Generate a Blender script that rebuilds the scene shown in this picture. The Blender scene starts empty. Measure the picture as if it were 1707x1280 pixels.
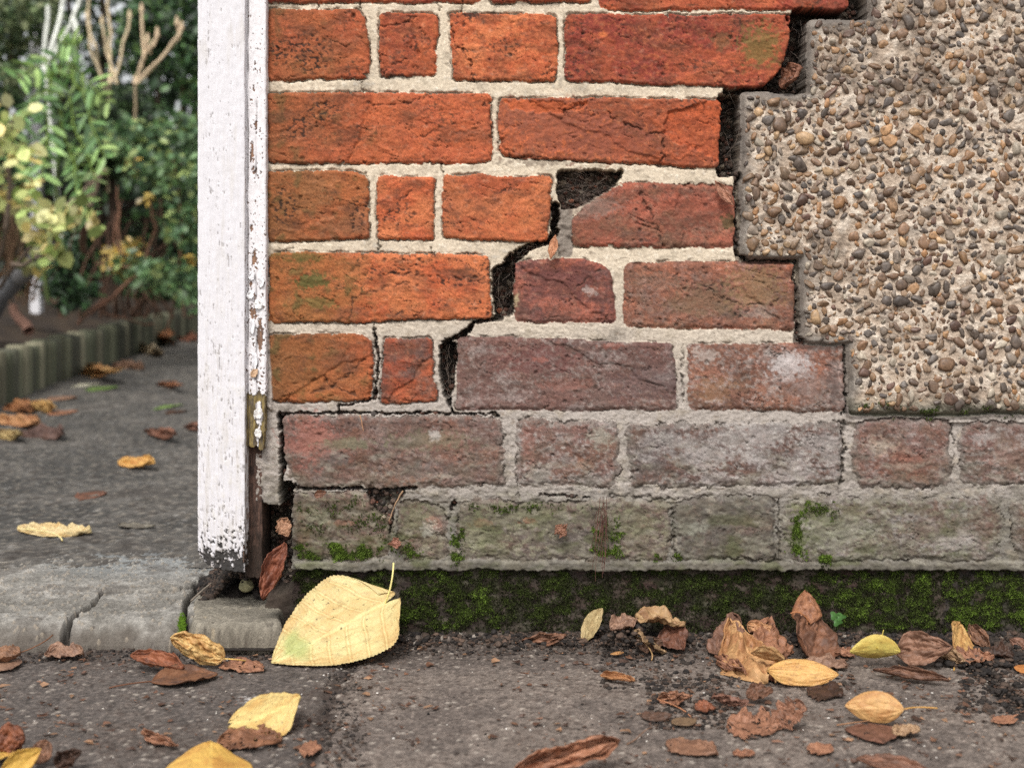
import bpy, bmesh, math
import numpy as np
from mathutils import Vector

# ------------------------------------------------------------------ camera, world, sun
sc = bpy.context.scene
C = sc.collection
F = 2371.0            # focal length in photo pixels (50 mm on 36 mm, 1707 px wide)
D0 = 1.36             # camera to wall face, metres
CH = 0.36             # camera height
HZ = 438.0            # horizon row
CX = 853.5
S0 = D0 / F

cam = bpy.data.objects.new("camera", bpy.data.cameras.new("camera"))
C.objects.link(cam)
cam.location = (0, -D0, CH)
cam.rotation_euler = (math.radians(90), 0, 0)
cam.data.lens = 50
cam.data.sensor_width = 36
cam.data.shift_y = -(640 - HZ) / 1707.0
cam.data.clip_start = 0.05
cam.data.clip_end = 2000
cam.data.dof.use_dof = True
cam.data.dof.focus_distance = D0 - 0.01
cam.data.dof.aperture_fstop = 7.1
sc.camera = cam

SUN_EL, SUN_AZ = 50.0, -14.0        # degrees; azimuth measured from behind the camera, to its left
w = bpy.data.worlds.new("World")
sc.world = w
w.use_nodes = True
nt = w.node_tree
nt.nodes.clear()
sky = nt.nodes.new("ShaderNodeTexSky")
sky.sky_type = 'NISHITA'
sky.sun_disc = False
sky.sun_elevation = math.radians(SUN_EL)
sky.sun_rotation = math.radians(180 + 14)
sky.dust_density = 3.0
sky.air_density = 1.0
hs = nt.nodes.new("ShaderNodeHueSaturation")
hs.inputs['Saturation'].default_value = 0.12      # cloud-covered sky is nearly grey
bg = nt.nodes.new("ShaderNodeBackground")
bg.inputs['Strength'].default_value = 0.15
wo = nt.nodes.new("ShaderNodeOutputWorld")
nt.links.new(sky.outputs[0], hs.inputs['Color'])
nt.links.new(hs.outputs[0], bg.inputs['Color'])
nt.links.new(bg.outputs[0], wo.inputs['Surface'])

sl = bpy.data.lights.new("sun", 'SUN')
sl.energy = 1.5
sl.angle = math.radians(14)
sl.color = (1.0, 0.965, 0.92)
so = bpy.data.objects.new("sun", sl)
C.objects.link(so)
az = math.radians(SUN_AZ)
el = math.radians(SUN_EL)
to_sun = Vector((math.sin(az) * math.cos(el), -math.cos(az) * math.cos(el), math.sin(el)))
so.rotation_euler = to_sun.to_track_quat('Z', 'Y').to_euler()

sc.view_settings.view_transform = 'Standard'
sc.view_settings.look = 'None'
sc.view_settings.gamma = 1
sc.view_settings.exposure = 0.5
sc.cycles.max_bounces = 6
sc.cycles.use_denoising = False

# ------------------------------------------------------------------ helpers
def desat(c, k):
    c = np.asarray(c, float); l = (c * np.array([.30, .55, .15])).sum(-1, keepdims=True)
    return l + (c - l) * k

def lin(r, g, b):
    c = np.array([r, g, b], dtype=np.float64) / 255.0
    return np.where(c <= 0.04045, c / 12.92, ((c + 0.055) / 1.055) ** 2.4)

def P(px, py, d):
    return np.array([(px - CX) * d / F, d - D0, CH - (py - HZ) * d / F])

def PG(px, py, h=0.0):
    d = (CH - h) * F / (py - HZ)
    return np.array([(px - CX) * d / F, d - D0, h])

_pt = {}
def _perm(seed):
    if seed not in _pt:
        r = np.random.RandomState(seed * 7919 % 100003 + 11)
        p = r.permutation(256)
        a = r.rand(256) * 2 * np.pi
        _pt[seed] = (np.concatenate([p, p]), np.cos(a).astype(np.float32), np.sin(a).astype(np.float32))
    return _pt[seed]

def perlin(x, y, seed=0):
    p, gx, gy = _perm(seed)
    xi = np.floor(x).astype(np.int32); yi = np.floor(y).astype(np.int32)
    xf = (x - xi).astype(np.float32); yf = (y - yi).astype(np.float32)
    xi &= 255; yi &= 255
    u = xf * xf * xf * (xf * (xf * 6 - 15) + 10); v = yf * yf * yf * (yf * (yf * 6 - 15) + 10)
    def g(ix, iy, fx, fy):
        h = p[p[ix & 255] + (iy & 255)]
        return gx[h] * fx + gy[h] * fy
    a = g(xi, yi, xf, yf); b = g(xi + 1, yi, xf - 1, yf)
    c = g(xi, yi + 1, xf, yf - 1); d = g(xi + 1, yi + 1, xf - 1, yf - 1)
    return ((a + u * (b - a)) + v * ((c + u * (d - c)) - (a + u * (b - a)))) * 1.5

def fbm(x, y, o=4, seed=0, gain=0.5):
    s = 0; a = 1.0; t = 0
    for i in range(o):
        s = s + a * perlin(x * 2.03 ** i + 17.3 * i, y * 2.03 ** i - 9.1 * i, seed + i)
        t += a; a *= gain
    return s / t * 1.3

def ridge(x, y, o=3, seed=0):
    s = 0; a = 1.0; t = 0
    for i in range(o):
        s = s + a * (1 - np.abs(perlin(x * 2.1 ** i + 5.3 * i, y * 2.1 ** i + 3.1 * i, seed + i)) * 2)
        t += a; a *= 0.5
    return s / t

def worley(x, y, seed=0):
    """F1 distance, cell random value, F2"""
    r = np.random.RandomState(seed + 501)
    tx = r.rand(65536).astype(np.float32); ty = r.rand(65536).astype(np.float32); tv = r.rand(65536).astype(np.float32)
    xi = np.floor(x).astype(np.int64); yi = np.floor(y).astype(np.int64)
    f1 = np.full(x.shape, 9.0, np.float32); f2 = f1.copy(); v = np.zeros(x.shape, np.float32)
    for dx in (-1, 0, 1):
        for dy in (-1, 0, 1):
            cx = xi + dx; cy = yi + dy
            h = ((cx * 73856093) ^ (cy * 19349663)) & 65535
            d = np.hypot(cx + tx[h] - x, cy + ty[h] - y).astype(np.float32)
            near = d < f1
            f2 = np.where(near, f1, np.minimum(f2, d))
            v = np.where(near, tv[h], v)
            f1 = np.where(near, d, f1)
    return f1, v, f2

def ss(a, b, x):
    t = np.clip((x - a) / (b - a), 0, 1)
    return t * t * (3 - 2 * t)

def mix(a, b, t):
    t = np.asarray(t)[..., None]
    return a * (1 - t) + b * t

def polyd(x, y, pts, k=3.0):
    """rounded signed distance of a convex polygon, px, negative inside"""
    pts = np.array(pts, float)
    c = pts.mean(0)
    ds = []
    for i in range(len(pts)):
        a = pts[i]; b = pts[(i + 1) % len(pts)]
        n = np.array([b[1] - a[1], a[0] - b[0]]); n /= np.hypot(*n)
        if np.dot(n, c - a) > 0: n = -n
        ds.append((x - a[0]) * n[0] + (y - a[1]) * n[1])
    m = np.max(ds, axis=0)
    return m + k * np.log(sum(np.exp(np.clip((d - m) / k, -30, 0)) for d in ds))

def lined(x, y, pts):
    """distance to a polyline with per-vertex radius: returns d - r"""
    best = np.full(x.shape, 1e9)
    for (x0, y0, r0), (x1, y1, r1) in zip(pts[:-1], pts[1:]):
        dx, dy = x1 - x0, y1 - y0
        t = np.clip(((x - x0) * dx + (y - y0) * dy) / (dx * dx + dy * dy + 1e-9), 0, 1)
        best = np.minimum(best, np.hypot(x - x0 - t * dx, y - y0 - t * dy) - (r0 + t * (r1 - r0)))
    return best

def blob(x, y, cx, cy, rx, ry, n):
    return ss(1.25, 0.55, np.hypot((x - cx) / rx, (y - cy) / ry) + n)

def mesh_np(name, verts, faces, col=None, mat=None, parent=None, smooth=True):
    verts = np.asarray(verts, np.float32); faces = np.asarray(faces, np.int32)
    me = bpy.data.meshes.new(name)
    k = faces.shape[1]
    me.vertices.add(len(verts)); me.vertices.foreach_set('co', verts.ravel())
    me.loops.add(faces.size); me.loops.foreach_set('vertex_index', faces.ravel())
    me.polygons.add(len(faces))
    me.polygons.foreach_set('loop_start', np.arange(0, faces.size, k, dtype=np.int32))
    me.polygons.foreach_set('loop_total', np.full(len(faces), k, np.int32))
    me.polygons.foreach_set('use_smooth', np.full(len(faces), smooth, bool))
    me.update(calc_edges=True)
    if col is not None:
        a = me.color_attributes.new('col', 'FLOAT_COLOR', 'POINT')
        c4 = np.ones((len(verts), 4), np.float32); c4[:, :3] = np.clip(col, 0.002, 0.95)
        a.data.foreach_set('color', c4.ravel())
    o = bpy.data.objects.new(name, me)
    C.objects.link(o)
    if mat: me.materials.append(mat)
    if parent: o.parent = parent
    return o

def tag(o, label=None, cat=None, group=None, kind=None):
    if label: o['label'] = label
    if cat: o['category'] = cat
    if group: o['group'] = group
    if kind: o['kind'] = kind
    return o

def empty(name, loc=(0, 0, 0)):
    o = bpy.data.objects.new(name, None); C.objects.link(o); o.location = loc
    return o

def adopt(child, parent):
    bpy.context.view_layer.update()
    child.parent = parent
    child.matrix_parent_inverse = parent.matrix_world.inverted()

def attr_mat(name, rough=0.88, fine=900.0, vary=0.25, bump=0.3, bdist=0.0006, trans=0.0, spec=0.3):
    m = bpy.data.materials.new(name); m.use_nodes = True
    n = m.node_tree; b = n.nodes['Principled BSDF']; out = n.nodes['Material Output']
    at = n.nodes.new('ShaderNodeAttribute'); at.attribute_name = 'col'
    tc = n.nodes.new('ShaderNodeTexCoord')
    nz = n.nodes.new('ShaderNodeTexNoise'); nz.inputs['Scale'].default_value = fine; nz.inputs['Detail'].default_value = 4
    n.links.new(tc.outputs['Object'], nz.inputs['Vector'])
    mr = n.nodes.new('ShaderNodeMapRange')
    mr.inputs['From Min'].default_value = 0.3; mr.inputs['From Max'].default_value = 0.7
    mr.inputs['To Min'].default_value = 1 - vary; mr.inputs['To Max'].default_value = 1 + vary
    n.links.new(nz.outputs['Fac'], mr.inputs['Value'])
    mx = n.nodes.new('ShaderNodeVectorMath'); mx.operation = 'SCALE'
    n.links.new(at.outputs['Color'], mx.inputs[0]); n.links.new(mr.outputs[0], mx.inputs['Scale'])
    n.links.new(mx.outputs[0], b.inputs['Base Color'])
    b.inputs['Roughness'].default_value = rough
    b.inputs['Specular IOR Level'].default_value = spec
    bp = n.nodes.new('ShaderNodeBump'); bp.inputs['Strength'].default_value = bump; bp.inputs['Distance'].default_value = bdist
    n.links.new(nz.outputs['Fac'], bp.inputs['Height']); n.links.new(bp.outputs[0], b.inputs['Normal'])
    if trans > 0:
        t = n.nodes.new('ShaderNodeBsdfTranslucent'); ms = n.nodes.new('ShaderNodeMixShader'); ms.inputs[0].default_value = trans
        n.links.new(mx.outputs[0], t.inputs['Color'])
        n.links.new(b.outputs[0], ms.inputs[1]); n.links.new(t.outputs[0], ms.inputs[2])
        n.links.new(ms.outputs[0], out.inputs['Surface'])
    return m

M_brick = attr_mat('fired_clay', 0.92, 1100, 0.24, 0.45, 0.0007)
M_mortar = attr_mat('lime_mortar', 0.95, 1000, 0.14, 0.35, 0.0008)
M_cem = attr_mat('cement_render', 0.95, 900, 0.14, 0.6, 0.0010)
M_peb = attr_mat('flint_pebble', 0.5, 500, 0.3, 0.25, 0.0006, spec=0.45)
M_paint = attr_mat('old_white_paint', 0.6, 900, 0.05, 0.25, 0.0004)
M_wood = attr_mat('weathered_wood', 0.85, 700, 0.3, 0.5, 0.0008)
M_pave = attr_mat('worn_asphalt', 0.9, 700, 0.3, 0.7, 0.0012)
M_conc = attr_mat('aged_concrete', 0.93, 800, 0.2, 0.6, 0.0010)
M_leaf = attr_mat('autumn_leaf', 0.55, 500, 0.1, 0.3, 0.0004, trans=0.18, spec=0.35)
M_green = attr_mat('garden_leaf', 0.4, 60, 0.2, 0.1, 0.002, trans=0.3, spec=0.6)
M_moss = attr_mat('moss_fibre', 0.9, 900, 0.3, 0.1, 0.0004, trans=0.25)
M_soil = attr_mat('dark_soil', 0.9, 700, 0.35, 0.7, 0.0012)
M_bark = attr_mat('bark', 0.9, 120, 0.3, 0.5, 0.003)
M_web = attr_mat('cobweb_silk', 0.7, 300, 0.1, 0.0, 0.0002, trans=0.4)

rng = np.random.RandomState(4)

# ------------------------------------------------------------------ the wall, as a relief on a fine grid
ug = np.concatenate([np.arange(426, 1712, 1.6), np.arange(1714, 2240, 5.0)])
vg = np.concatenate([np.arange(-330, -4, 5.0), np.arange(-2, 1084, 1.6)])
U, V = np.meshgrid(ug, vg)
U = U.astype(np.float32); V = V.astype(np.float32)
wu = 4.0 * fbm(U / 50, V / 45, 3, 1) + 2.2 * fbm(U / 10, V / 10, 4, 5)
wv = 3.2 * fbm(U / 70, V / 35, 3, 9) + 2.2 * fbm(U / 11, V / 11, 4, 13)
UW = U + wu; VW = V + wv
n_big = fbm(U / 120, V / 90, 4, 21)
n_mid = fbm(U / 30, V / 26, 4, 25)
n_sml = fbm(U / 9, V / 9, 3, 31)
n_tin = fbm(U / 4.2, V / 4.2, 2, 35)
r_mid = ridge((U + 0.4 * V) / 60 + n_mid * 0.5, V / 26 + n_mid * 0.4, 3, 41)
r_big = ridge((U + 0.7 * V) / 150 + n_mid * 0.25, (V - 0.2 * U) / 70 + n_mid * 0.25, 2, 47)
w1, wr, w2 = worley(U / 11 + n_sml * 0.3, V / 9 + n_sml * 0.3, 3)
wb1, wbr, _ = worley(U / 24, V / 22, 7)

grain = np.random.RandomState(2).randn(*U.shape).astype(np.float32)
# mortar
low = ss(380, 720, V + 30 * n_big)
vlow = ss(780, 880, V + 20 * n_big)
Hh = -2.0 + 0.7 * n_mid + (0.40 * n_sml + 0.20 * n_tin + .08 * grain) * (1 + low)
Col = mix(lin(202, 187, 165), lin(162, 153, 145), low)
Col = mix(Col, lin(124, 119, 112), vlow)
Col = mix(Col, lin(150, 138, 120), 0.55 * ss(0.1, 0.7, n_mid))
Col = mix(Col, lin(92, 84, 76), 0.55 * ss(0.35, 0.8, n_big + 0.5 * n_sml))
Col = mix(Col, lin(225, 216, 200), 0.35 * ss(0.15, 0.6, n_sml) * (1 - low))
Col = Col * (1 + 0.16 * n_tin + .10 * n_sml)[..., None]
Col = mix(Col, lin(120, 104, 88), .5 * ss(.35, .6, fbm(U / 16, V / 7, 4, 145)))
Cat = np.zeros(U.shape, np.int8)
edge_all = np.full(U.shape, 99.0)

OR = lin(190, 88, 38); OR2 = lin(206, 112, 56); RED = lin(180, 80, 40); CRI = lin(156, 58, 40); BRN = lin(138, 80, 50)
MAR = lin(125, 62, 54); PLU = lin(106, 80, 72); GRY = lin(112, 102, 96); OCH = lin(170, 104, 58); SLT = lin(88, 82, 76)
GRN = lin(108, 100, 46); DK = lin(52, 44, 38); WHT = lin(180, 172, 166); BLK_ = lin(48, 38, 32); LICH = lin(142, 142, 108); PNK = lin(166, 108, 92)

def rect(x0, y0, x1, y1): return [(x0, y0), (x1, y0), (x1, y1), (x0, y1)]
# polygon, part(1 upper left of crack, 2 lower right, 3 plinth), colour a, colour b, dark patch, white bloom, algae, height, corner radius
BR = [
 ([(438,15),(598,17),(612,40),(617,130),(438,134)], 1, OR, RED, .5, 0, .55, 0.6, 5),
 ([(632,21),(728,25),(725,125),(636,128)], 1, RED, OR, .25, 0, 0, 0.4, 4),
 ([(750,22),(925,26),(928,134),(756,132)], 1, OR, OR2, .35, 0, 0, 0.6, 4),
 ([(942,24),(1318,26),(1308,108),(1272,146),(944,134)], 1, CRI, RED, .15, 0, 0, 1.2, 5),
 ([(438,155),(815,157),(819,271),(444,271)], 1, RED, OR, .3, 0, .7, 0.6, 4),
 ([(832,164),(1202,167),(1198,283),(1095,277),(834,264)], 1, BRN * .5 + RED * .5, OR, .3, 0, 0, 0.8, 4),
 ([(438,288),(600,285),(613,298),(616,397),(446,402)], 1, OR, OCH, .4, 0, .9, 0.8, 4),
 ([(630,293),(722,296),(723,398),(632,399)], 1, OR2, OR, .2, 0, 0, 0.4, 3.5),
 ([(738,293),(917,294),(914,402),(860,404),(740,396)], 1, OR2, OR, .2, 0, 0, 0.8, 3.5),
 ([(953,362),(1032,304),(1224,309),(1226,413),(955,410)], 2, RED, BRN, .4, .05, .2, -0.3, 4),
 ([(450,421),(814,426),(819,530),(448,538)], 1, OR2, OR, .35, 0, .95, 1.2, 4),
 ([(856,436),(900,430),(978,430),(1018,450),(1026,536),(858,538)], 2, MAR, RED, .35, .1, 0, -0.2, 5),
 ([(1043,438),(1322,437),(1326,551),(1040,543)], 2, OCH * .5 + RED * .5, BRN, .55, .2, .25, 0.0, 4),
 ([(446,560),(606,556),(619,570),(621,665),(448,671)], 1, OR, BRN, .35, 0, 1.0, 0.8, 5),
 ([(640,566),(718,564),(726,668),(637,672)], 1, RED, PLU, .45, 0, .1, 0.2, 3.5),
 ([(764,560),(1120,573),(1128,683),(762,683)], 2, MAR * .45 + PLU * .55, PLU, .45, .45, 0, 0.6, 4),
 ([(1147,574),(1406,573),(1408,686),(1150,683)], 2, BRN, OCH * .6 + RED * .4, .35, .55, .15, 0.3, 4),
 ([(471,693),(835,697),(842,808),(525,813),(482,802),(471,770)], 2, PLU, BRN, .4, .3, .2, 0.6, 5),
 ([(862,700),(1030,705),(1028,809),(864,807)], 2, PNK * .7, BRN, .3, .7, .1, 0.0, 5),
 ([(1046,708),(1405,706),(1402,807),(1050,812)], 2, PLU, BRN * .7, .3, .85, 0, 0.2, 6),
 ([(1421,699),(1586,700),(1584,812),(1425,808)], 2, BRN, PNK * .8, .35, .4, .2, 0.4, 7),
 ([(1602,704),(1975,703),(1975,808),(1602,808)], 2, BRN * .6 + GRY * .4, PNK * .7, .35, .6, .25, 0.2, 8),
 ([(1992,704),(2300,703),(2300,808),(1992,808)], 2, BRN * .6 + GRY * .4, PNK * .7, .35, .6, .25, 0.2, 8),
 ([(488,818),(652,830),(650,932),(490,932)], 2, SLT, BRN * .5, .5, .15, .8, -1.0, 7),
 ([(662,832),(742,838),(744,932),(662,932)], 2, GRY, BRN * .6, .3, .3, .7, -2.5, 8),
 ([(762,836),(1116,836),(1118,934),(766,934)], 2, GRY, SLT, .3, .35, .9, 0.2, 8),
 ([(1130,832),(1292,828),(1291,932),(1128,932)], 2, SLT, SLT * .8, .3, .1, .25, 0.0, 5),
 ([(1308,830),(1672,832),(1670,932),(1312,936)], 2, GRY * .5 + BRN * .35, GRY, .3, .65, .6, 0.2, 8),
 ([(1690,832),(1860,832),(1860,934),(1692,934)], 2, BRN * .7, GRY, .3, .6, .3, 0.2, 8),
 ([(1876,832),(2300,832),(2300,934),(1876,934)], 2, BRN * .7, GRY, .3, .6, .3, 0.2, 8),
 ([(486,953),(832,955),(834,1100),(484,1100)], 3, DK, SLT * .6, .5, .05, .5, -8, 8),
 ([(846,955),(1018,955),(1018,1100),(846,1100)], 3, DK, SLT * .6, .5, .05, .5, -8, 8),
 ([(1034,955),(1396,955),(1394,1100),(1034,1100)], 3, DK, MAR * .5, .5, .05, .5, -8, 8),
 ([(1410,955),(1560,955),(1560,1100),(1410,1100)], 3, DK, MAR * .5, .5, .05, .5, -8, 8),
 ([(1578,957),(1950,957),(1950,1100),(1578,1100)], 3, DK, SLT * .7, .5, .05, .6, -8, 8),
 ([(1965,957),(2300,957),(2300,1100),(1965,1100)], 3, DK, SLT * .7, .5, .05, .6, -8, 8),
]
for k, (y0, y1) in enumerate(((-118, 3), (-252, -136), (-386, -270))):
    xs = [438, 818, 1000, 1415] if k == 0 else ([438, 620, 738, 928, 1300, 1490] if k == 1 else [438, 818, 1200, 1580])
    for a, b in zip(xs[:-1], xs[1:]):
        BR.append((rect(a, y0, b - (0 if b == 1415 else 16), y1 if k else y1 + (12 if b == 1415 else 0)), 1, OR if (a // 7) % 2 else RED, CRI, .3, 0, .1, 0.6, 4))

for bi, (pts, part, ca, cb, dk, wh, al, hb, k) in enumerate(BR):
    a = np.array(pts, float)
    iu0, iu1 = np.searchsorted(ug, [a[:, 0].min() - 24, a[:, 0].max() + 24])
    iv0, iv1 = np.searchsorted(vg, [a[:, 1].min() - 24, a[:, 1].max() + 24])
    s = (slice(iv0, iv1), slice(iu0, iu1))
    if iu1 <= iu0 or iv1 <= iv0: continue
    u, v = U[s], V[s]
    if u.size == 0: continue
    lo = 1.0 if part != 1 else 0.35
    # ragged outlines grow towards the damp foot of the wall
    rg = 1.0 + (1.2 if a[:, 1].min() > 680 else 0)
    cxm, cym = a.mean(0)
    pts2 = [(x + (cxm - x) / abs(cxm - x + 1e-6) * k * 0.0, y) for x, y in pts]
    d = polyd(u + wu[s] * rg, v + wv[s] * rg, pts2, k)
    d = d - 1.6 + 9 * np.clip(fbm(u / 20 + bi * 3.3, v / 20, 3, 85) - .38, 0, 1) + 0.6 * n_tin[s] + (0.9 * n_sml[s] if rg > 1 else 0)
    ins = d < 0
    tex = ss(-1, 5 if part == 1 else 9, -d)
    face = (1.3 * n_mid[s] + 1.0 * (r_mid[s] - 0.5) * .7 + 1.5 * np.clip(r_big[s] - 0.72, 0, 1) * 3 + 0.38 * n_sml[s] + 0.17 * n_tin[s])
    tilt = ((u - cxm) * rng.uniform(-1, 1) / 190 + (v - cym) * rng.uniform(-1, .6) / 60) * 0.9
    # crease furrows
    rr = ridge((u * 0.9 + v * rng.uniform(-.9, .9)) / 70 + n_mid[s] * .6 + bi * 3.1, v / 34 + n_mid[s] * .5 + bi, 1, 60 + bi % 7)
    fur = ss(0.93, 0.99, rr) * ss(0.0, 0.5, fbm(u / 50 + bi, v / 40, 2, 77) + 0.15)
    clus = ss(-.1, .5, fbm(u / 50 + bi * 3, v / 34, 2, 87))
    pit = (wr[s] < (0.04 + 0.26 * dk * clus)) * ss(0.30 * (.5 + wr[s] * 4), 0.05, w1[s] + .12 * n_tin[s])
    pitb = (wbr[s] < 0.09) * ss(0.2, 0.06, wb1[s] + .1 * n_sml[s])
    hb_ = hb + face * (1.0 if part != 3 else 1.4) + tilt - 1.6 * fur - 1.5 * pit - 1.6 * pitb - 2.3 * (1 - tex) ** 1.5 + .12 * grain[s]
    hb_ = np.maximum(hb_, -13)
    # chipped arrises
    chip = ss(0.3, 0.75, fbm(u / 18 + bi * 5, v / 18, 2, 83)) * ss(12, 2, -d)
    hb_ = hb_ - 2.0 * chip
    if rng.rand() < .75:
        an_ = rng.uniform(-.9, .9) + (1.57 if rng.rand() < .4 else 0); ox, oy = rng.uniform(-.3, .3) * (a[:, 0].max() - a[:, 0].min()), rng.uniform(-.25, .25) * 110
        ln_ = (u - cxm - ox) * math.sin(an_) + (v - cym - oy) * math.cos(an_) + 16 * fbm(u / 60 + bi, v / 60, 4, 221)
        step = ss(-1.6, 1.6, ln_); hb_ = hb_ + 1.5 * (step - .5) * rng.choice([-1, 1])
    else: step = 0.5 + 0 * u
    # thin dark shrinkage gap between brick and joint
    gap = np.exp(-((d - 1.0) / 1.2) ** 2) * ss(-0.25, 0.35, fbm(u / 34 + bi, v / 34, 2, 90) + (0.25 if part == 1 else -0.25))
    if part != 3:
        Hh[s] = np.where(ins, Hh[s], Hh[s] - 3.8 * gap)
        Col[s] = np.where(ins[..., None], Col[s], mix(Col[s], lin(70, 58, 50), 0.55 * gap))
    # colour
    nb = fbm(u / 70 + bi * 7.7, v / 45 + bi * 2.1, 4, 101)
    c = mix(ca, cb, ss(-.35, .45, nb + 0.35 * n_sml[s]))
    hue = rng.uniform(.9, 1.08)
    c = c * hue
    c = mix(c, BRN * .9, .5 * ss(.0, .6, fbm(u / 80 + bi, v / 50 + 3 * bi, 3, 109)))
    c = mix(c, lin(196, 150, 118), .30 * ss(.25, .7, fbm(u / 14 + bi, v / 9, 4, 113)))
    c = mix(c, lin(96, 62, 50), .45 * ss(.15, .6, fbm(u / 24 + bi * 2, v / 12, 4, 117)))
    c = mix(c, OR2, (0.35 if part == 1 else 0.08) * ss(.15, .6, n_sml[s] - nb * .5))
    c = mix(c, MAR, 0.16 * ss(.1, .6, n_mid[s]))
    c = c * (1 + 0.16 * n_sml[s] + 0.15 * n_tin[s])[..., None]
    c = mix(c, DK * 1.5, dk * 0.75 * ss(.38, .62, fbm(u / 38 + bi * 3, v / 22, 4, 131) + .12 * n_tin[s]))
    c = mix(c, DK, 0.65 * pit + 0.7 * pitb)
    c = mix(c, DK * 1.4, 0.55 * fur)
    # damp grime greys the lower right of the wall
    gr = 0 if part == 1 else ss(380, 820, v + 0.12 * (u - 800) + 60 * nb)
    if part != 1: c = mix(c, lin(104, 92, 86), 0.42 * gr)
    if part == 1: c = mix(c, BLK_, .8 * ss(.16, .36, fbm(u / 7.5 + bi, v / 5.5, 3, 203)) * ss(.1, .45, fbm(u / 70 + 5 * bi, v / 50, 2, 205)))
    # green-ochre algae on the left side
    if part == 1 and al > 0:
        g = ss(700, 455, u + 110 * n_big[s] + 60 * nb + 30 * n_sml[s])
        c = mix(c, lin(140, 92, 36), al * 0.72 * g)
        c = mix(c, GRN * .7, al * 0.75 * g * ss(.15, .55, n_mid[s]))
    elif al > 0:
        g = ss(-.1, .55, fbm(u / 60, v / 40 + bi, 4, 141) + (v - cym) / 260)
        c = mix(c, LICH * .75, al * 0.75 * g * ss(-.2, .4, n_sml[s] + .2))
        c = mix(c, lin(70, 82, 34), al * 0.7 * ss(.15, .55, fbm(u / 45, v / 28 + bi, 3, 151) + (v - cym) / 180))
    if wh > 0:
        e = ss(.18 - .22 * wh, .75, fbm(u / 55, v / 34, 4, 161) + .5 * n_sml[s] + .28 * n_tin[s] + .12 * wh)
        c = mix(c, WHT, min(1, wh * .75) * e)
        spk = (worley(u / 5.5, v / 5.5, 17)[1] > 0.93 - .08 * wh)
        c = mix(c, WHT, 0.45 * wh * spk * ss(-.2, .3, n_mid[s]))
    if part == 2:
        low_ = fbm(u / 75 + bi, v / 34, 3, 231)
        e2 = ss(.10, .26, fbm(u / 11, v / 8, 5, 233) * .9 + .5 * low_ - .10)
        c = mix(c, lin(186, 178, 168), wh * .62 * e2)
        e3 = ss(.12, .30, fbm(u / 9 + 40, v / 7, 4, 237) + .4 * low_)
        c = mix(c, lin(66, 50, 46), .38 * e3 * (1 - al * .3))
        if al > .2 and a[:, 1].min() > 800: c = mix(c, lin(158, 160, 122), .55 * al * ss(.08, .22, fbm(u / 13 + 9, v / 10, 5, 239) - .35 * low_))
    if a[:, 1].min() > 690 and part != 3:      # mortar smears over the soft brick edges
        sm = ss(12, 1, -d + 8 * n_sml[s])
        c = mix(c, lin(132, 124, 114), 0.6 * sm)
    Hh[s] = np.where(ins, hb_, Hh[s])
    c = mix(c, (OR2 if part == 1 else lin(150, 96, 72)), .35 * np.clip(step - .5, 0, 1)); c = mix(c, lin(122, 70, 50), .35 * np.clip(.5 - step, 0, 1))
    soot = ss(.12, .55, fbm(u / 60 + bi * 9, v / 30 - bi, 5, 119) + .25 * n_tin[s])
    c = mix(c, lin(88, 56, 40), (.50 if part == 1 else .35) * soot)
    c = desat(c, .87 if part == 1 else .74) * (.86 if part == 1 else .88) * (1 + .13 * grain[s])[..., None]
    c = mix(c, lin(70, 50, 38), .6 * ss(1.7, 2.6, grain[s] + n_sml[s]))
    if part == 3: c = mix(c * .40, lin(44, 50, 26), .75 * ss(-.1, .5, fbm(u / 50, v / 40, 4, 123)))
    Col[s] = np.where(ins[..., None], c, Col[s])
    Cat[s] = np.where(ins, part, Cat[s])
    edge_all[s] = np.minimum(edge_all[s], np.abs(d))

def stain(cx, cy, rx, ry, colr, amt, only=None, sc_=1.0, dh=0.0):
    colr = desat(colr, .80 if cy > 430 else .9); amt = amt * (.9 if cy > 430 else .95)
    """a patch of lichen, soot or bloom with a ragged outline"""
    global Hh
    iu0, iu1 = np.searchsorted(ug, [cx - rx * 1.7, cx + rx * 1.7]); iv0, iv1 = np.searchsorted(vg, [cy - ry * 1.7, cy + ry * 1.7])
    s = (slice(iv0, iv1), slice(iu0, iu1))
    m = blob(U[s], V[s], cx, cy, rx, ry, 0.8 * sc_ * n_sml[s] + .45 * n_mid[s] + .35 * n_tin[s]) * amt
    if only is not None: m = m * np.isin(Cat[s], only)
    Col[s] = mix(Col[s], colr, m); Hh[s] = Hh[s] + dh * m
def speckle(cx, cy, rx, ry, colr, amt, thr=.12, dh=-.5):
    iu0, iu1 = np.searchsorted(ug, [cx - rx * 1.5, cx + rx * 1.5]); iv0, iv1 = np.searchsorted(vg, [cy - ry * 1.5, cy + ry * 1.5])
    s = (slice(iv0, iv1), slice(iu0, iu1))
    n = fbm(U[s] / 7.5, V[s] / 5.5, 2, 201)
    m = blob(U[s], V[s], cx, cy, rx, ry, .3 * n_mid[s]) * ss(thr, thr + .22, n) * amt
    Col[s] = mix(Col[s], colr, m); Hh[s] = Hh[s] + dh * m

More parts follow.
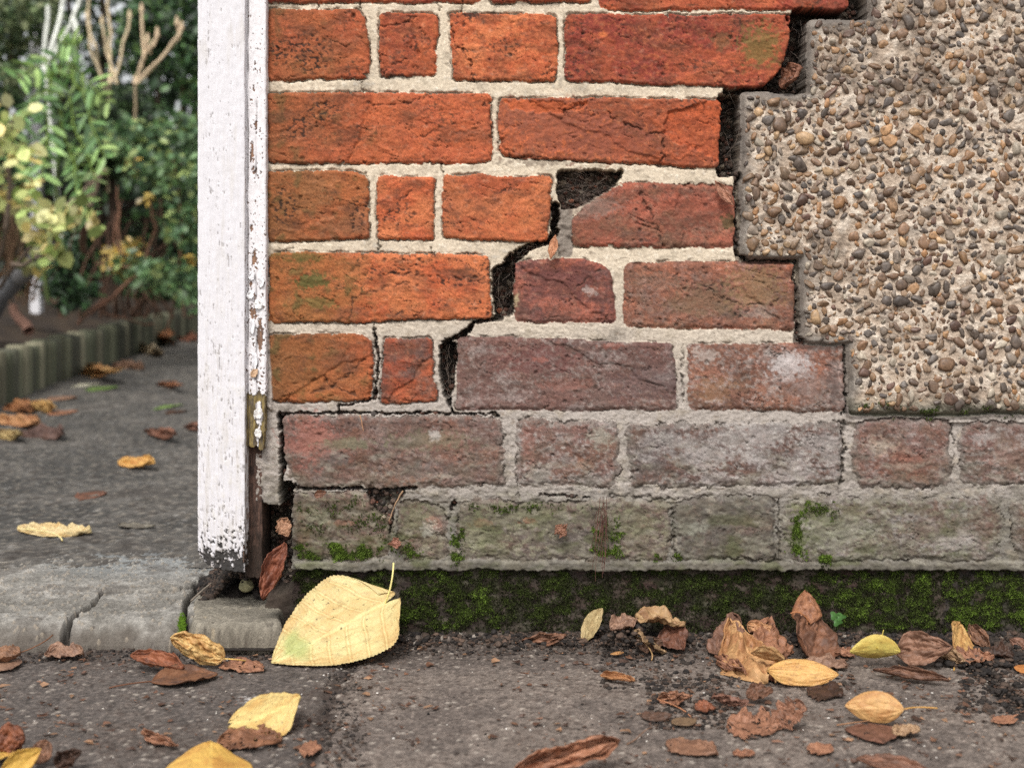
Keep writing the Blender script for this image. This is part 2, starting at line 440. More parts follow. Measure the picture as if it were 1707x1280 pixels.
BLK = lin(38, 32, 28)
for a in ((505,85,52,34),(522,112,26,14),(458,88,14,26),(540,188,34,24),(500,215,26,22),(475,345,26,32),(598,348,18,24),(595,375,14,16),
          (660,520,14,6),(840,320,10,10),(760,470,50,8),(650,452,60,7),(755,105,10,8),(1195,480,40,10),(1230,520,30,14)):
    speckle(*a, BLK, .85)
for a in ((1268,78,34,34,lin(112,92,44),.85),(1205,70,18,16,lin(100,80,48),.6),(1005,58,6,5,lin(190,100,46),.9),(1050,90,12,10,lin(110,56,40),.5),
          (520,468,30,13,lin(72,84,30),.9),(530,505,26,10,lin(96,92,34),.7),(505,430,30,8,lin(78,80,34),.7),(760,455,34,9,lin(78,52,38),.6),
          (900,270,60,7,lin(70,50,42),.5),(930,215,90,40,lin(140,78,56),.6),(1010,235,80,36,lin(138,74,54),.55),(870,190,40,24,lin(142,80,58),.5),
          (780,25,22,5,BLK,.8),(820,22,14,4,BLK,.6),(648,24,10,4,BLK,.7),(660,128,26,4,BLK,.8),
          (1160,350,50,34,lin(120,62,44),.5),(1000,385,40,20,lin(118,70,52),.5),(1215,370,14,12,lin(78,74,44),.8),
          (930,470,60,30,lin(104,56,50),.6),(985,485,12,7,lin(170,150,140),.7),(860,500,6,12,lin(176,158,112),.8),
          (1180,500,60,28,lin(112,92,66),.55),(1260,480,46,34,lin(140,112,70),.55),(1100,470,36,16,lin(92,80,66),.5),(1270,520,26,10,lin(160,140,128),.5),
          (900,600,60,24,lin(112,60,56),.5),(1080,640,60,24,lin(104,84,82),.5),(900,600,12,5,lin(156,84,64),.5),(940,640,40,12,lin(150,88,70),.35),(1020,577,20,5,lin(150,80,60),.5),
          (1320,610,34,26,lin(186,176,172),.8),(1345,640,40,24,lin(142,116,106),.6),(1390,640,14,40,lin(80,66,62),.6),(1175,592,24,10,lin(184,168,156),.6),(1190,650,36,22,lin(150,106,66),.5),
          (520,735,46,40,lin(166,96,78),.6),(580,740,50,9,lin(112,114,84),.7),(720,735,70,16,lin(116,108,80),.55),(560,765,26,12,lin(92,86,80),.6),(725,725,8,12,WHT,.6),(700,785,60,16,lin(118,112,106),.4),
          (900,790,20,12,lin(160,152,142),.6),(1000,730,20,18,lin(160,156,138),.6),(970,775,18,10,lin(150,100,70),.5),(880,740,12,36,lin(150,98,82),.5),
          (1180,760,80,16,WHT,.55),(1260,730,60,24,WHT,.45),(1320,790,50,20,WHT,.5),(1370,740,40,20,WHT,.45),(1120,735,40,12,WHT,.45),(1095,760,40,34,lin(92,80,78),.5),
          (1500,770,40,20,lin(150,88,66),.45),(1470,745,24,14,lin(178,160,138),.5),(1480,770,20,7,BLK,.4),(1640,730,24,9,WHT,.5),(1680,760,30,30,lin(130,100,84),.5),
          (560,870,60,36,lin(72,62,50),.5),(570,872,20,5,lin(176,84,58),.6),(530,862,22,14,lin(150,150,118),.6),(505,890,12,30,lin(110,76,46),.6),
          (700,870,34,30,lin(108,110,74),.6),(725,872,14,16,lin(168,108,92),.6),(715,885,16,12,lin(190,186,172),.6),
          (800,890,26,30,lin(158,158,118),.55),(880,862,90,26,lin(112,114,76),.55),(800,872,20,7,lin(164,88,62),.5),(880,868,16,5,lin(168,92,66),.5),(960,905,60,26,lin(112,102,98),.6),
          (1060,870,50,22,lin(110,114,78),.5),(1200,865,60,24,lin(86,78,74),.5),(1150,880,24,12,lin(150,150,132),.6),(1250,905,30,16,lin(120,118,100),.5),
          (1400,880,70,34,lin(148,148,122),.5),(1350,850,30,14,lin(112,116,62),.6),(1420,848,34,9,lin(92,82,42),.6),(1330,890,18,30,lin(90,104,44),.7),(1560,880,60,30,lin(122,92,80),.4),(1640,870,20,40,lin(108,72,60),.6),(1600,900,40,16,WHT,.4)):
    stain(*a)

# furrows and hairline cracks that the photo shows
LINES = [
 ([(750,40,.6),(760,75,1.0),(782,100,1.3),(790,133,.9),(792,156,.8)], 2.2), ([(800,158,.5),(815,185,1.2),(817,215,.8)], 2),
 ([(832,235,.9),(850,262,1.2),(900,262,.6)], 2), ([(1015,190,.8),(1060,215,1.6),(1105,225,1.2),(1106,262,1.4),(1098,278,1.0)], 2.6), ([(950,165,.8),(985,168,1.8),(940,188,.9)], 2),
 ([(1065,320,.6),(1078,345,1.8),(1095,380,1.2),(1103,408,.5)], 2.4), ([(740,330,.7),(760,360,.6),(772,380,.4)], 1.5), ([(640,368,.5),(685,318,1.0)], 1.2),
 ([(620,178,.9),(665,176,1.4),(700,164,.7)], 1.6), ([(700,228,.9),(760,205,.7)], 1.2), ([(635,45,.8),(668,42,1.4),(692,28,1.0)], 2), ([(655,108,.8),(680,96,1.0)], 1.4),
 ([(520,655,.8),(560,640,1.2),(610,600,.7)], 1.4), ([(530,610,1.0),(545,640,1.3),(600,662,.8)], 1.2), ([(800,470,.6),(750,462,1.5),(640,455,.8)], 1.4),
 ([(958,480,.8),(1000,450,.7)], 1.2), ([(1180,480,.8),(1240,510,1.2),(1300,500,.6)], 1.4), ([(680,470,.6),(588,495,.7),(586,530,.5)], 1.2),
 ([(529,-20,.8),(529,16,.7)], 3), ([(600,-10,.8),(601,20,.9)], 3), ([(731,-10,.8),(731,20,.9)], 3), ([(772,-10,.6),(772,18,.6)], 3), ([(606,134,.6),(604,155,.6)], 2.5),
 ([(608,270,.9),(609,290,.9)], 3), ([(736,272,.8),(738,296,.9)], 3), ([(632,400,.8),(633,420,.8)], 3), ([(718,400,.6),(720,425,.7)], 2.5), ([(490,402,.7),(489,416,.6),(462,415,.5)], 2),
 ([(1138,578,1.0),(1137,620,1.4),(1139,672,.8)], 2.5), ([(862,800,.6),(863,830,.8)], 2), ([(1405,688,1.4),(1407,750,2.2),(1403,805,2.0)], 6), ([(1409,575,1.6),(1411,690,1.8)], 7),
 ([(865,700,1.4),(880,696,1.0)], 3), ([(1120,838,1.2),(1123,880,1.8),(1126,932,1.2)], 3), ([(1298,832,1.2),(1300,930,1.8)], 3), ([(1232,932,1.4),(1310,937,1.0)], 2.5),
 ([(1588,700,1.2),(1590,760,1.0)], 3), ([(760,840,2.0),(745,870,1.0)], 3), ([(1018,826,.9),(1090,830,1.4),(1130,832,.8)], 2.5),
]
w5 = fbm(U / 13, V / 13, 3, 155); w6 = fbm(U / 13, V / 13, 3, 159)
nearU = U + 6.5 * w5 + 0.8 * n_tin; nearV = V + 6.5 * w6
brk = ss(-.45, .1, fbm(U / 16, V / 16, 3, 163))
fr_ = polyd(nearU, nearV, [(1062,206),(1204,160),(1204,292),(1100,286),(1106,226)], 2)
m = ss(1.2, -1.2, fr_) * (Cat == 1)
Hh = Hh - 2.8 * m; Col = mix(Col, lin(196, 84, 36) * (1 + .3 * n_sml + .12 * grain)[..., None], .22 * m)
fr_ = polyd(nearU, nearV, [(836,166),(930,168),(990,172),(940,190),(860,186)], 2)
m = ss(1.2, -1.2, fr_) * (Cat == 1); Hh = Hh - 1.6 * m; Col = mix(Col, lin(196, 92, 44), .4 * m)
for pts, dep in LINES:
    a = np.array(pts); iu0, iu1 = np.searchsorted(ug, [a[:, 0].min() - 10, a[:, 0].max() + 10]); iv0, iv1 = np.searchsorted(vg, [a[:, 1].min() - 10, a[:, 1].max() + 10])
    s = (slice(iv0, iv1), slice(iu0, iu1))
    m = ss(1.2, -0.3, lined(nearU[s], nearV[s], pts)) * brk[s]
    Hh[s] -= dep * m; Col[s] = mix(Col[s], DK, .62 * m)

# pebbledash render
pd = None
for q in (rect(1233,154,3200,434), rect(1344,34,3200,434), rect(1446,-500,3200,100), rect(1334,300,3200,577), rect(1413,300,3200,694)):
    dd = polyd(U + 5 * fbm(U / 60, V / 60, 3, 211), V + 5 * fbm(U / 60, V / 60, 3, 215), q, 5)
    pd = dd if pd is None else np.minimum(pd, dd)
pin = pd < 0
lump = fbm(U / 26, V / 26, 4, 301)
hp = 3.2 + (.15 * grain + 1.6 * lump + 1.0 * n_sml + .5 * n_tin) * ss(0, 14, -pd) - 7.0 * (1 - ss(0, 11, -pd)) ** 2 - 6.0 * ss(672, 696, V + 8 * n_mid)
cp = mix(lin(172, 154, 136), lin(198, 184, 168), ss(-.2, .5, lump + .4 * n_sml))
cp = mix(cp, lin(110, 96, 84), .8 * ss(.1, .7, n_big * .9 + n_mid * .5 + ss(330, 60, V) * .35 - .05))
cp = mix(cp, lin(98, 94, 90), .75 * ss(26, 6, -pd + 8 * n_mid))
cp = mix(cp, lin(118, 116, 100), .8 * ss(655, 690, V + 12 * n_mid))
cp = cp * (1 + .12 * n_sml + .14 * n_tin + .10 * grain)[..., None]
Hh = np.where(pin, hp, Hh); Col = np.where(pin[..., None], cp, Col); Cat = np.where(pin, 4, Cat).astype(np.int8)
rim = ss(7, 0, np.abs(pd - 2)) * (V < 700)
Hh = np.where(~pin, Hh - 9 * ss(6, 1.5, np.abs(pd - 3.2)) * (V < 575), Hh)
Col = mix(Col, lin(58, 50, 46), .7 * rim * (~pin))
# mortar band between the panel and the course under it, crusted and mossy
s = (V > 672) & (V < 704) & (U > 1412)
Hh = np.where(s & (Cat == 0), 1.5 + 1.5 * n_mid + 1.2 * n_sml + .8 * n_tin, Hh)

# mortar wedge beside the frame and the ledge strip under course seven
wd = polyd(U + .5 * wu, V + .5 * wv, [(436,540),(450,560),(456,690),(467,700),(467,832),(452,838),(436,600)], 3)
m = ss(1, -2, wd); Hh = Hh * (1 - m) + m * (1.5 + n_sml + .5 * n_tin); Col = mix(Col, lin(168, 158, 150) * (1 + .2 * n_sml)[..., None] , m)
Cat = np.where(m > .5, 0, Cat).astype(np.int8)
ld = polyd(U + wu, V + 1.5 * wv, [(488,936),(2300,938),(2300,951),(492,951)], 2)
m = ss(1, -2, ld); Hh = Hh * (1 - m) + m * (2.0 + 1.2 * n_mid + .9 * n_sml)
lc = mix(lin(100, 95, 88), lin(150, 150, 122), ss(600, 480, U)); lc = mix(lc, lin(76, 72, 60), .7 * ss(-.1, .4, fbm(U / 40, V / 9, 4, 191))) * (1 + .2 * n_sml)[..., None]
Col = mix(Col, lc, m * .9)
m = (V > 951) & (Cat == 0) & (m < .3); Hh = np.where(m, -10 + n_mid, Hh); Col = np.where(m[..., None], DK * 1.6, Col)
Col = np.where((Cat == 3)[..., None] | m[..., None], mix(Col, lin(46, 40, 36), .4 * ss(1000, 1060, V)), Col)
# bonded lumps and spall at the lower left
s = (U > 480) & (U < 1300) & (V > 806) & (V < 838) & (Cat == 0)
Hh = np.where(s, Hh + 2.0 * n_mid + 1.0, Hh)

# voids: the open stepped crack
VO = [
 (rect(1198,158,1233,292), 46, 4), ([(1318,18),(1420,10),(1436,34),(1346,36),(1342,150),(1300,152),(1276,148),(1306,118),(1316,80)], 44, 0),
 (rect(1204,146,1300,154), 34, 2), ([(1322,-60),(1440,-60),(1444,22),(1420,22)], 0, 0),
]
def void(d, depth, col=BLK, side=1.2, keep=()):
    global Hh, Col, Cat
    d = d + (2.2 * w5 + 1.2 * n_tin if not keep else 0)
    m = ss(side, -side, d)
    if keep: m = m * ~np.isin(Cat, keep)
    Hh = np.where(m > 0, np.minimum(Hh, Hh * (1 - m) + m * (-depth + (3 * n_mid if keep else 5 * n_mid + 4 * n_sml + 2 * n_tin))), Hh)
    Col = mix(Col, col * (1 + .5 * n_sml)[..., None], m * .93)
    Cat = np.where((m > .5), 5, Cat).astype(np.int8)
uw1 = U + wu * 1.3 + 1.0 * n_sml; vw1 = V + wv * 1.3
dv = [
 (polyd(uw1, vw1, rect(1196,156,1234,294), 3), 46),
 (polyd(uw1, vw1, [(1304,24),(1348,30),(1346,154),(1262,154)], 3), 46),
 (polyd(uw1, vw1, [(1320,8),(1450,2),(1450,40),(1320,40)], 3), 40),
 (polyd(uw1, vw1, [(1416,-60),(1445,-60),(1443,20),(1416,20)], 3), 40),
 (polyd(uw1, vw1, [(1206,147),(1300,147),(1300,153),(1206,155)], 1.5), 26),
 (lined(uw1, vw1, [(1228,290,3.2),(1228,360,2.6),(1231,425,2.2),(1250,435,2.0),(1320,434,1.6)]), 14),
 (lined(uw1, vw1, [(1326,436,2.2),(1328,500,2.6),(1333,560,2.6),(1340,574,2.2)]), 14),
 # cobwebbed pocket, then down through the stair
 (polyd(uw1, vw1, [(926,282),(1042,284),(1030,304),(968,346),(938,350),(924,320)], 3), 30),
 (lined(uw1, vw1, [(926,345,8),(928,385,5.5),(918,402,4)]), 32),
 (lined(uw1, vw1, [(918,402,3.5),(885,410,6.5),(850,432,8)]), 30),
 (polyd(uw1, vw1, [(821,446),(858,432),(854,528),(824,532)], 3), 38),
 (lined(uw1, vw1, [(836,530,5),(792,538,2.5),(780,552,4),(742,572,4.5)]), 22),
 (polyd(uw1, vw1, [(733,576),(762,570),(758,640),(748,672),(736,660)], 3), 36),
 (lined(uw1, vw1, [(748,668,3),(756,690,1.0)]), 18),
 (lined(uw1, vw1, [(624,540,1.0),(621,560,1.8),(629,600,2.6),(628,664,2.4),(562,676,1.2),(560,688,2.6)]), 12),
 (lined(uw1, vw1, [(468,690,2.2),(620,688,1.8),(830,692,1.6)]), 9),
 (lined(uw1, vw1, [(469,694,3.0),(469,830,3.6)]), 30),
 (polyd(uw1, vw1, rect(400,840,485,992), 3), 60),
 (polyd(uw1, vw1, rect(464,804,487,860), 3), 50),
 (polyd(uw1, vw1, [(404,835),(440,835),(440,1090),(404,1090)], 2), 60),
 (lined(uw1, vw1, [(490,812,3),(560,816,2.2),(620,818,3.2),(690,812,2.6)]), 14),
 (polyd(uw1, vw1, [(602,818),(690,814),(668,838),(650,880),(632,860)], 5), 11),
 (lined(uw1, vw1, [(653,850,3),(648,890,2)]), 9),
 (lined(uw1, vw1, [(758,838,4),(752,846,2)]), 7),
 (lined(uw1, vw1, [(900,824,2),(980,828,1.2)]), 5),
]
for i_, (d, dep) in enumerate(dv): void(d, dep, keep=(1, 4) if i_ < 5 else (), **({'col': lin(74, 62, 54)} if i_ == 6 else {}))
# the pocket lets the smashed brick end show: grey mortar shelf and dust
m = (polyd(UW, VW, [(930,345),(956,345),(954,428),(930,428)], 2) < 0) & (Cat != 5)
Hh = np.where(m, -5 + 2.5 * n_mid + 1.5 * n_sml, Hh); Col = np.where(m[..., None], lin(128, 118, 108) * (1 + .2 * n_sml)[..., None], Col)
stain(985, 340, 46, 20, lin(132, 112, 100), .6); stain(960, 300, 40, 16, lin(120, 104, 92), .4)
# years of splash dirt over the lowest courses, bricks and joints alike
dz = ss(690, 800, V + 40 * n_big) * (Cat != 4)
Col = mix(Col, lin(92, 86, 74), .5 * dz * ss(-.2, .5, fbm(U / 40, V / 22, 4, 171)))
Col = mix(Col, lin(150, 144, 130), .40 * dz * ss(.1, .5, fbm(U / 30, V / 16, 5, 175)) * (V < 950))
Col = mix(Col, lin(92, 88, 72), .18 * ss(815, 850, V) * (V < 955) * (Cat != 4))
Col = mix(Col, lin(74, 78, 46), .6 * ss(800, 900, V) * ss(.08, .5, fbm(U / 70, V / 34, 4, 179)) * (V < 955))
Col = mix(Col, lin(60, 50, 44), .5 * dz * ss(.25, .6, fbm(U / 12, V / 8, 4, 183)))
Hh = Hh + dz * 1.0 * fbm(U / 14, V / 10, 4, 187)
Col = Col * (1 + .07 * grain * (Cat == 0))[..., None]
Hm = Hh * 0.001
gr_v, gr_u = np.gradient(pd); du_ = np.gradient(U, axis=1); dv_ = np.gradient(V, axis=0)
gu_, gv_ = gr_u / du_, gr_v / dv_; gm_ = gu_ ** 2 + gv_ ** 2 + 1e-6
bm_ = (np.abs(pd) < 1.15) & (du_ < 2) & (dv_ < 2) & (V < 690)
U = np.where(bm_, U - pd * gu_ / gm_, U); V = np.where(bm_, V - pd * gv_ / gm_, V)
VX = (U - CX) * S0; VZ = CH - (V - HZ) * S0; VY = -Hm
nv, nu = U.shape
idx = np.arange(nv * nu).reshape(nv, nu)
quads = np.stack([idx[:-1, :-1], idx[1:, :-1], idx[1:, 1:], idx[:-1, 1:]], -1).reshape(-1, 4)
qc = Cat[:-1, :-1].reshape(-1)
vall = np.stack([VX, VY, VZ], -1).reshape(-1, 3); call = Col.reshape(-1, 3)

def submesh(name, mask, mat, parent):
    q = quads[mask]
    used = np.unique(q)
    remap = np.full(nv * nu, -1, np.int64); remap[used] = np.arange(len(used))
    return mesh_np(name, vall[used], remap[q], call[used], mat, parent)

wall = empty('brick_wall', (0, 0, 0))
tag(wall, 'old red brick wall split by a wide stepped crack, with pebbledash render on its right side', 'wall')
b1 = submesh('brickwork', qc == 1, M_brick, wall); b1['label'] = 'bright orange bricks left of and above the stepped crack'
b2 = submesh('brickwork', qc == 2, M_brick, wall); b2['label'] = 'grimy plum and grey bricks with white bloom below the crack'
b3 = submesh('plinth_course', qc == 3, M_brick, wall); b3['label'] = 'dark mossy recessed bottom course'
mo = submesh('mortar', (qc == 0) | (qc == 5), M_mortar, wall)
rd = submesh('pebbledash', qc == 4, M_cem, wall); rd['label'] = 'pale cement render set with brown and grey pebbles'
# body of the wall behind the relief
def box(name, x0, x1, y0, y1, z0, z1, col, mat, parent=None):
    v = [(x, y, z) for x in (x0, x1) for y in (y0, y1) for z in (z0, z1)]
    f = [(0, 1, 3, 2), (4, 6, 7, 5), (0, 4, 5, 1), (2, 3, 7, 6), (0, 2, 6, 4), (1, 5, 7, 3)]
    return mesh_np(name, v, f, np.tile(col, (8, 1)), mat, parent, smooth=False)
xl, xr = VX.min() + .001, VX.max(); zt, zb = VZ.max(), VZ.min()
box('wall_core', xl, xr, 0.066, 0.225, zb - .03, zt, lin(110, 80, 66), M_brick, wall)
box('coping', xl - .02, xr + .02, -0.02, 0.245, zt + .0005, zt + .05, lin(120, 112, 104), M_cem, wall)

def hsample(px, py, arr):
    i = np.clip(np.searchsorted(vg, py), 0, nv - 1); j = np.clip(np.searchsorted(ug, px), 0, nu - 1)
    return arr[i, j]

# ico templates (used for stones, crumbs, pebbles)
def ico(sub):
    bm = bmesh.new(); bmesh.ops.create_icosphere(bm, subdivisions=sub, radius=1)
    v = np.array([x.co[:] for x in bm.verts]); f = np.array([[x.index for x in q.verts] for q in bm.faces]); bm.free()
    return v, f
ICO2 = ico(3); ICO1 = ico(2)

def stones(name, cen, rad, cols, mat, parent=None, T=ICO1, cuts=5, seed=1, flat=None, kmin=.55, jit=.12):
    """many small cut and rounded stones joined as one mesh; cen Nx3, rad Nx3"""
    r = np.random.RandomState(seed); tv, tf = T; n = len(cen)
    v = np.tile(tv[None], (n, 1, 1))
    for _ in range(cuts):
        d = r.randn(n, 3); d /= np.linalg.norm(d, axis=1)[:, None]
        k = r.uniform(kmin, .95, n)
        dot = np.einsum('nij,nj->ni', v, d)
        v = v - np.maximum(dot - k[:, None], 0)[..., None] * d[:, None, :]
    v = v * (1 + jit * r.randn(n, len(tv), 1) * .25)
    v = v * np.asarray(rad)[:, None, :]
    a = r.uniform(0, np.pi, n); ca, sa = np.cos(a), np.sin(a)
    if flat == 'xz':
        x = v[..., 0] * ca[:, None] - v[..., 2] * sa[:, None]; z = v[..., 0] * sa[:, None] + v[..., 2] * ca[:, None]
        v = np.stack([x, v[..., 1], z], -1)
    else:
        x = v[..., 0] * ca[:, None] - v[..., 1] * sa[:, None]; y = v[..., 0] * sa[:, None] + v[..., 1] * ca[:, None]
        v = np.stack([x, y, v[..., 2]], -1)
    v = v + np.asarray(cen)[:, None, :]
    f = tf[None] + (np.arange(n) * len(tv))[:, None, None]
    c = np.repeat(np.asarray(cols)[:, None, :], len(tv), 1) * (1 + .16 * r.randn(n, len(tv), 1))
    return mesh_np(name, v.reshape(-1, 3), f.reshape(-1, 3), c.reshape(-1, 3), mat, parent)

# pebbles of the pebbledash
PEBD = .86
pal = [(150,114,78),(122,90,62),(170,120,70),(110,100,92),(84,76,72),(204,188,164),(110,78,64),(188,150,104),(138,106,80),(92,80,70),(160,130,100),(100,86,76),(178,132,84),(136,120,104),(142,104,72),(118,92,72)]
pts = []; rads = []; grid = {}
def try_add(x, y, r):
    gx, gy = int(x // 24), int(y // 24)
    for i in range(gx - 2, gx + 3):
        for j in range(gy - 2, gy + 3):
            for (a, b, q) in grid.get((i, j), ()):
                if (a - x) ** 2 + (b - y) ** 2 < ((q + r) * .61) ** 2: return
    grid.setdefault((gx, gy), []).append((x, y, r)); pts.append((x, y)); rads.append(r)
for r0, r1, tries in ((13, 17, 220), (9.5, 13, 2600), (7, 9.5, 9000), (4.5, 7, 12000), (2.8, 4.5, 7000)):
    X_ = rng.uniform(1236, 2235, tries); Y_ = rng.uniform(-325, 692, tries); R_ = rng.uniform(r0, r1, tries)
    dn = fbm(X_ / 60, Y_ / 60, 3, 401)
    for x, y, r, q in zip(X_, Y_, R_, dn):
        if hsample(x, y, pd) < -r * .6 - 5 and q > -.38 + (0.3 if y > 650 else 0): try_add(x, y, r)
pts = np.array(pts); rads = np.array(rads)
base = np.array([hsample(x, y, Hm) for x, y in pts])
ar = rng.uniform(.5, 1.0, len(pts)); dp = rng.uniform(.34, .66, len(pts))
cen = np.stack([(pts[:, 0] - CX) * S0, -base - rads * S0 * dp * .12, CH - (pts[:, 1] - HZ) * S0], -1)
rad3 = np.stack([rads * S0 * 1.12, rads * S0 * dp, rads * S0 * ar * 1.05], -1)
cols = desat(np.array([lin(*pal[i]) for i in rng.randint(0, len(pal), len(pts))]), PEBD) * rng.uniform(.5, 1.1, (len(pts), 1))
dm_ = ss(.0, .6, fbm(pts[:, 0] / 120, pts[:, 1] / 90, 4, 21) * .9 + ss(330, 60, pts[:, 1]) * .35)
cols = mix(cols, np.tile(lin(98, 84, 72), (len(pts), 1)), .18 + .35 * dm_)
pb = stones('gravel', cen, rad3, cols, M_peb, rd, T=ICO1, cuts=12, seed=5, flat='xz', kmin=.32, jit=.16)
pb['kind'] = 'stuff'

vi, vj = np.where((Cat == 5) & (V < 1000) & (U < 1450))
r_ = np.random.RandomState(66); k_ = r_.randint(0, len(vi), 2600); vi, vj = vi[k_], vj[k_]
s_ = .0007 + .0026 * r_.rand(len(vi)) ** 3
cen = np.stack([(U[vi, vj] - CX) * S0, -Hm[vi, vj] - s_ * .3, CH - (V[vi, vj] - HZ) * S0], -1)
cc_ = np.array([lin(*[(66,54,48),(78,64,56),(54,46,42),(118,106,94),(92,66,56),(74,68,64)][i]) for i in r_.randint(0, 6, len(vi))])
cr_ = stones('crack_crumbs', cen, np.stack([s_ * 1.2, s_, s_], -1), cc_, M_soil, wall, T=ICO1, cuts=4, seed=13, jit=.25); cr_['kind'] = 'stuff'

big_ = [(940,302,3.4,1),(958,312,2.8,0),(984,297,3.6,2),(1008,294,2.6,1),(936,326,3.0,2),(954,333,2.4,0),(972,318,2.2,1),(996,308,2.0,0),(838,500,3.0,2),(846,470,2.4,1),(832,520,3.2,0),(748,655,2.6,1),(744,612,2.2,2),(640,862,2.6,1),(625,840,2.4,0),(655,836,2.8,2),(1214,274,3.6,1),(1222,262,2.6,0),(1330,136,3.0,2),(905,408,1.8,1),(930,384,2.2,2)]
cen = np.array([[(x - CX) * S0, -hsample(x, y, Hm) - q * .0006, CH - (y - HZ) * S0] for x, y, q, k_ in big_]); rr_ = np.array([q * .001 for _, _, q, _ in big_])
rub_ = stones('rubble', cen, np.stack([rr_ * 1.3, rr_, rr_ * .9], -1), np.array([lin(*[(132,82,62),(140,128,112),(92,78,68)][k_]) for *_, k_ in big_]), M_mortar, wall, T=ICO2, cuts=9, seed=14, jit=.12, kmin=.35)

# ------------------------------------------------------------------ pavement in front of the wall
xs = np.concatenate([-np.geomspace(4, .62, 22), np.arange(-.612, .56, .0016), np.geomspace(.57, 4, 22)])
ys = np.concatenate([-D0 + 1.36 - np.geomspace(3.5, .47, 22), np.arange(-.465, .03, .0016)])
X, Y = np.meshgrid(xs, ys)
def surf(name, X, Y, Z, col, mat, parent=None, flip=False):
    n0, n1 = X.shape; ix = np.arange(n0 * n1).reshape(n0, n1)
    q = np.stack([ix[:-1, :-1], ix[:-1, 1:], ix[1:, 1:], ix[1:, :-1]], -1).reshape(-1, 4)
    return mesh_np(name, np.stack([X, Y, Z], -1).reshape(-1, 3), q, col.reshape(-1, 3), mat, parent)
k = 1 / S0
a1 = fbm(X * 9, Y * 9, 4, 501); a2 = fbm(X * 60, Y * 60, 3, 505); a3 = fbm(X * 260, Y * 260, 2, 511)
g1, gv, g2 = worley(X * 150, Y * 150, 21)
Z = .0012 * a1 + .0007 * a2 + .0005 * a3 + .0007 * ss(.5, .1, g1) * (gv > .6)
cpv = mix(lin(96, 87, 81), lin(130, 119, 110), ss(-.4, .5, a1 + .3 * a2))
# seam between two slabs and the joint at the right
pxg = CX + X * F / (Y + D0); pyg = HZ + CH * F / (Y + D0)
sx = np.interp(pyg, [1060, 1100, 1180, 1280], [640, 600, 562, 528])
sd = pxg - sx + 14 * a2 + 10 * a1
left = ss(6, -8, sd)
cpv = mix(cpv, lin(74, 69, 66), .65 * left)
seam = ss(26, 4, np.abs(sd + 14)) * ss(1060, 1090, pyg)
Z -= .0022 * seam * ss(-.3, .3, a2 + .3)
cpv = mix(cpv, lin(46, 38, 34), .7 * seam)
jd = lined(pxg + 10 * a2, pyg + 3 * a2, [(1560, 1066, 14), (1640, 1120, 16), (1720, 1200, 14), (1800, 1280, 12)])
m = ss(4, -6, jd); Z -= .004 * m; cpv = mix(cpv, lin(34, 30, 28), .9 * m)
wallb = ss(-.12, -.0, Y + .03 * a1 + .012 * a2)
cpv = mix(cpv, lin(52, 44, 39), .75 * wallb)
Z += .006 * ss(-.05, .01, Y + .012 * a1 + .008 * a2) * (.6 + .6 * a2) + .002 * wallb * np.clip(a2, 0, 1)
dirt = ss(.05, .5, a1 + .5 * a2)
cpv = mix(cpv, lin(66, 56, 50), .45 * dirt)
a4 = fbm(X * 140, Y * 140, 3, 517)
cpv = mix(cpv, lin(58, 46, 40), .55 * ss(.15, .55, a4 + .35 * a1)); cpv = mix(cpv, lin(140, 128, 118), .35 * ss(.25, .6, a3 - .2 * a1))
cpv = cpv * (1 + .24 * a2 + .28 * a3 + .14 * np.random.RandomState(5).randn(*X.shape))[..., None]; Z += .0006 * a4
cpv = mix(cpv, lin(176, 166, 154), .6 * (gv > .93) * ss(.42, .2, g1))
cpv = mix(cpv, lin(40, 35, 32), .5 * (gv < .10) * ss(.45, .2, g1))
cpv = mix(cpv, lin(190, 185, 180), .8 * blob(pxg, pyg, 418, 1168, 26, 12, .9 * a3 + .5 * a2) * (a3 > .05))
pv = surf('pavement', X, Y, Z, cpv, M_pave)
tag(pv, kind='structure')
PAVE = (xs, ys, Z)
def zpave(x, y):
    i = np.clip(np.searchsorted(ys, y), 0, len(ys) - 1); j = np.clip(np.searchsorted(xs, x), 0, len(xs) - 1)
    return Z[i, j]

# far ground sheet
g = box('ground', -400, 400, -300, 900, -.2, -.012, lin(84, 82, 60), M_soil); tag(g, kind='structure')

# garden path behind, left
ZS = .025
yy = np.concatenate([np.arange(.20, 1.0, .0035), np.geomspace(1.0, 9, 360)])
xx = np.concatenate([np.arange(-3, -1.55, .03), np.arange(-1.55, -.30, .0025), np.arange(-.28, .9, .03)])
X, Y = np.meshgrid(xx, yy)
a1 = fbm(X * 5, Y * 5, 4, 521); a2 = fbm(X * 28, Y * 28, 4, 525); a3 = fbm(X * 90, Y * 90, 2, 531)
g1, gv, _ = worley(X * 110, Y * 90, 23); a4 = fbm(X * 240, Y * 200, 3, 533)
Zp = ZS + .004 * a1 + .002 * a2 + .0012 * a3 + .0010 * a4
cg = mix(lin(68, 66, 63), lin(92, 88, 83), ss(-.4, .5, a1 + .5 * a2)) * (1 + .30 * a2 + .35 * a3 + .5 * a4)[..., None]
cg = mix(cg, lin(150, 140, 126), .4 * ss(.2, .5, a3)); cg = mix(cg, lin(56, 48, 42), .5 * ss(.1, .5, fbm(X * 45, Y * 45, 3, 537)))
cg = mix(cg, lin(150, 146, 140), .5 * (gv > .93) * ss(.5, .2, g1))
cg = mix(cg, lin(48, 42, 38), .5 * ss(.3, .6, a1))
p = surf('garden_path', X, Y, Zp, cg, M_pave); tag(p, kind='structure')

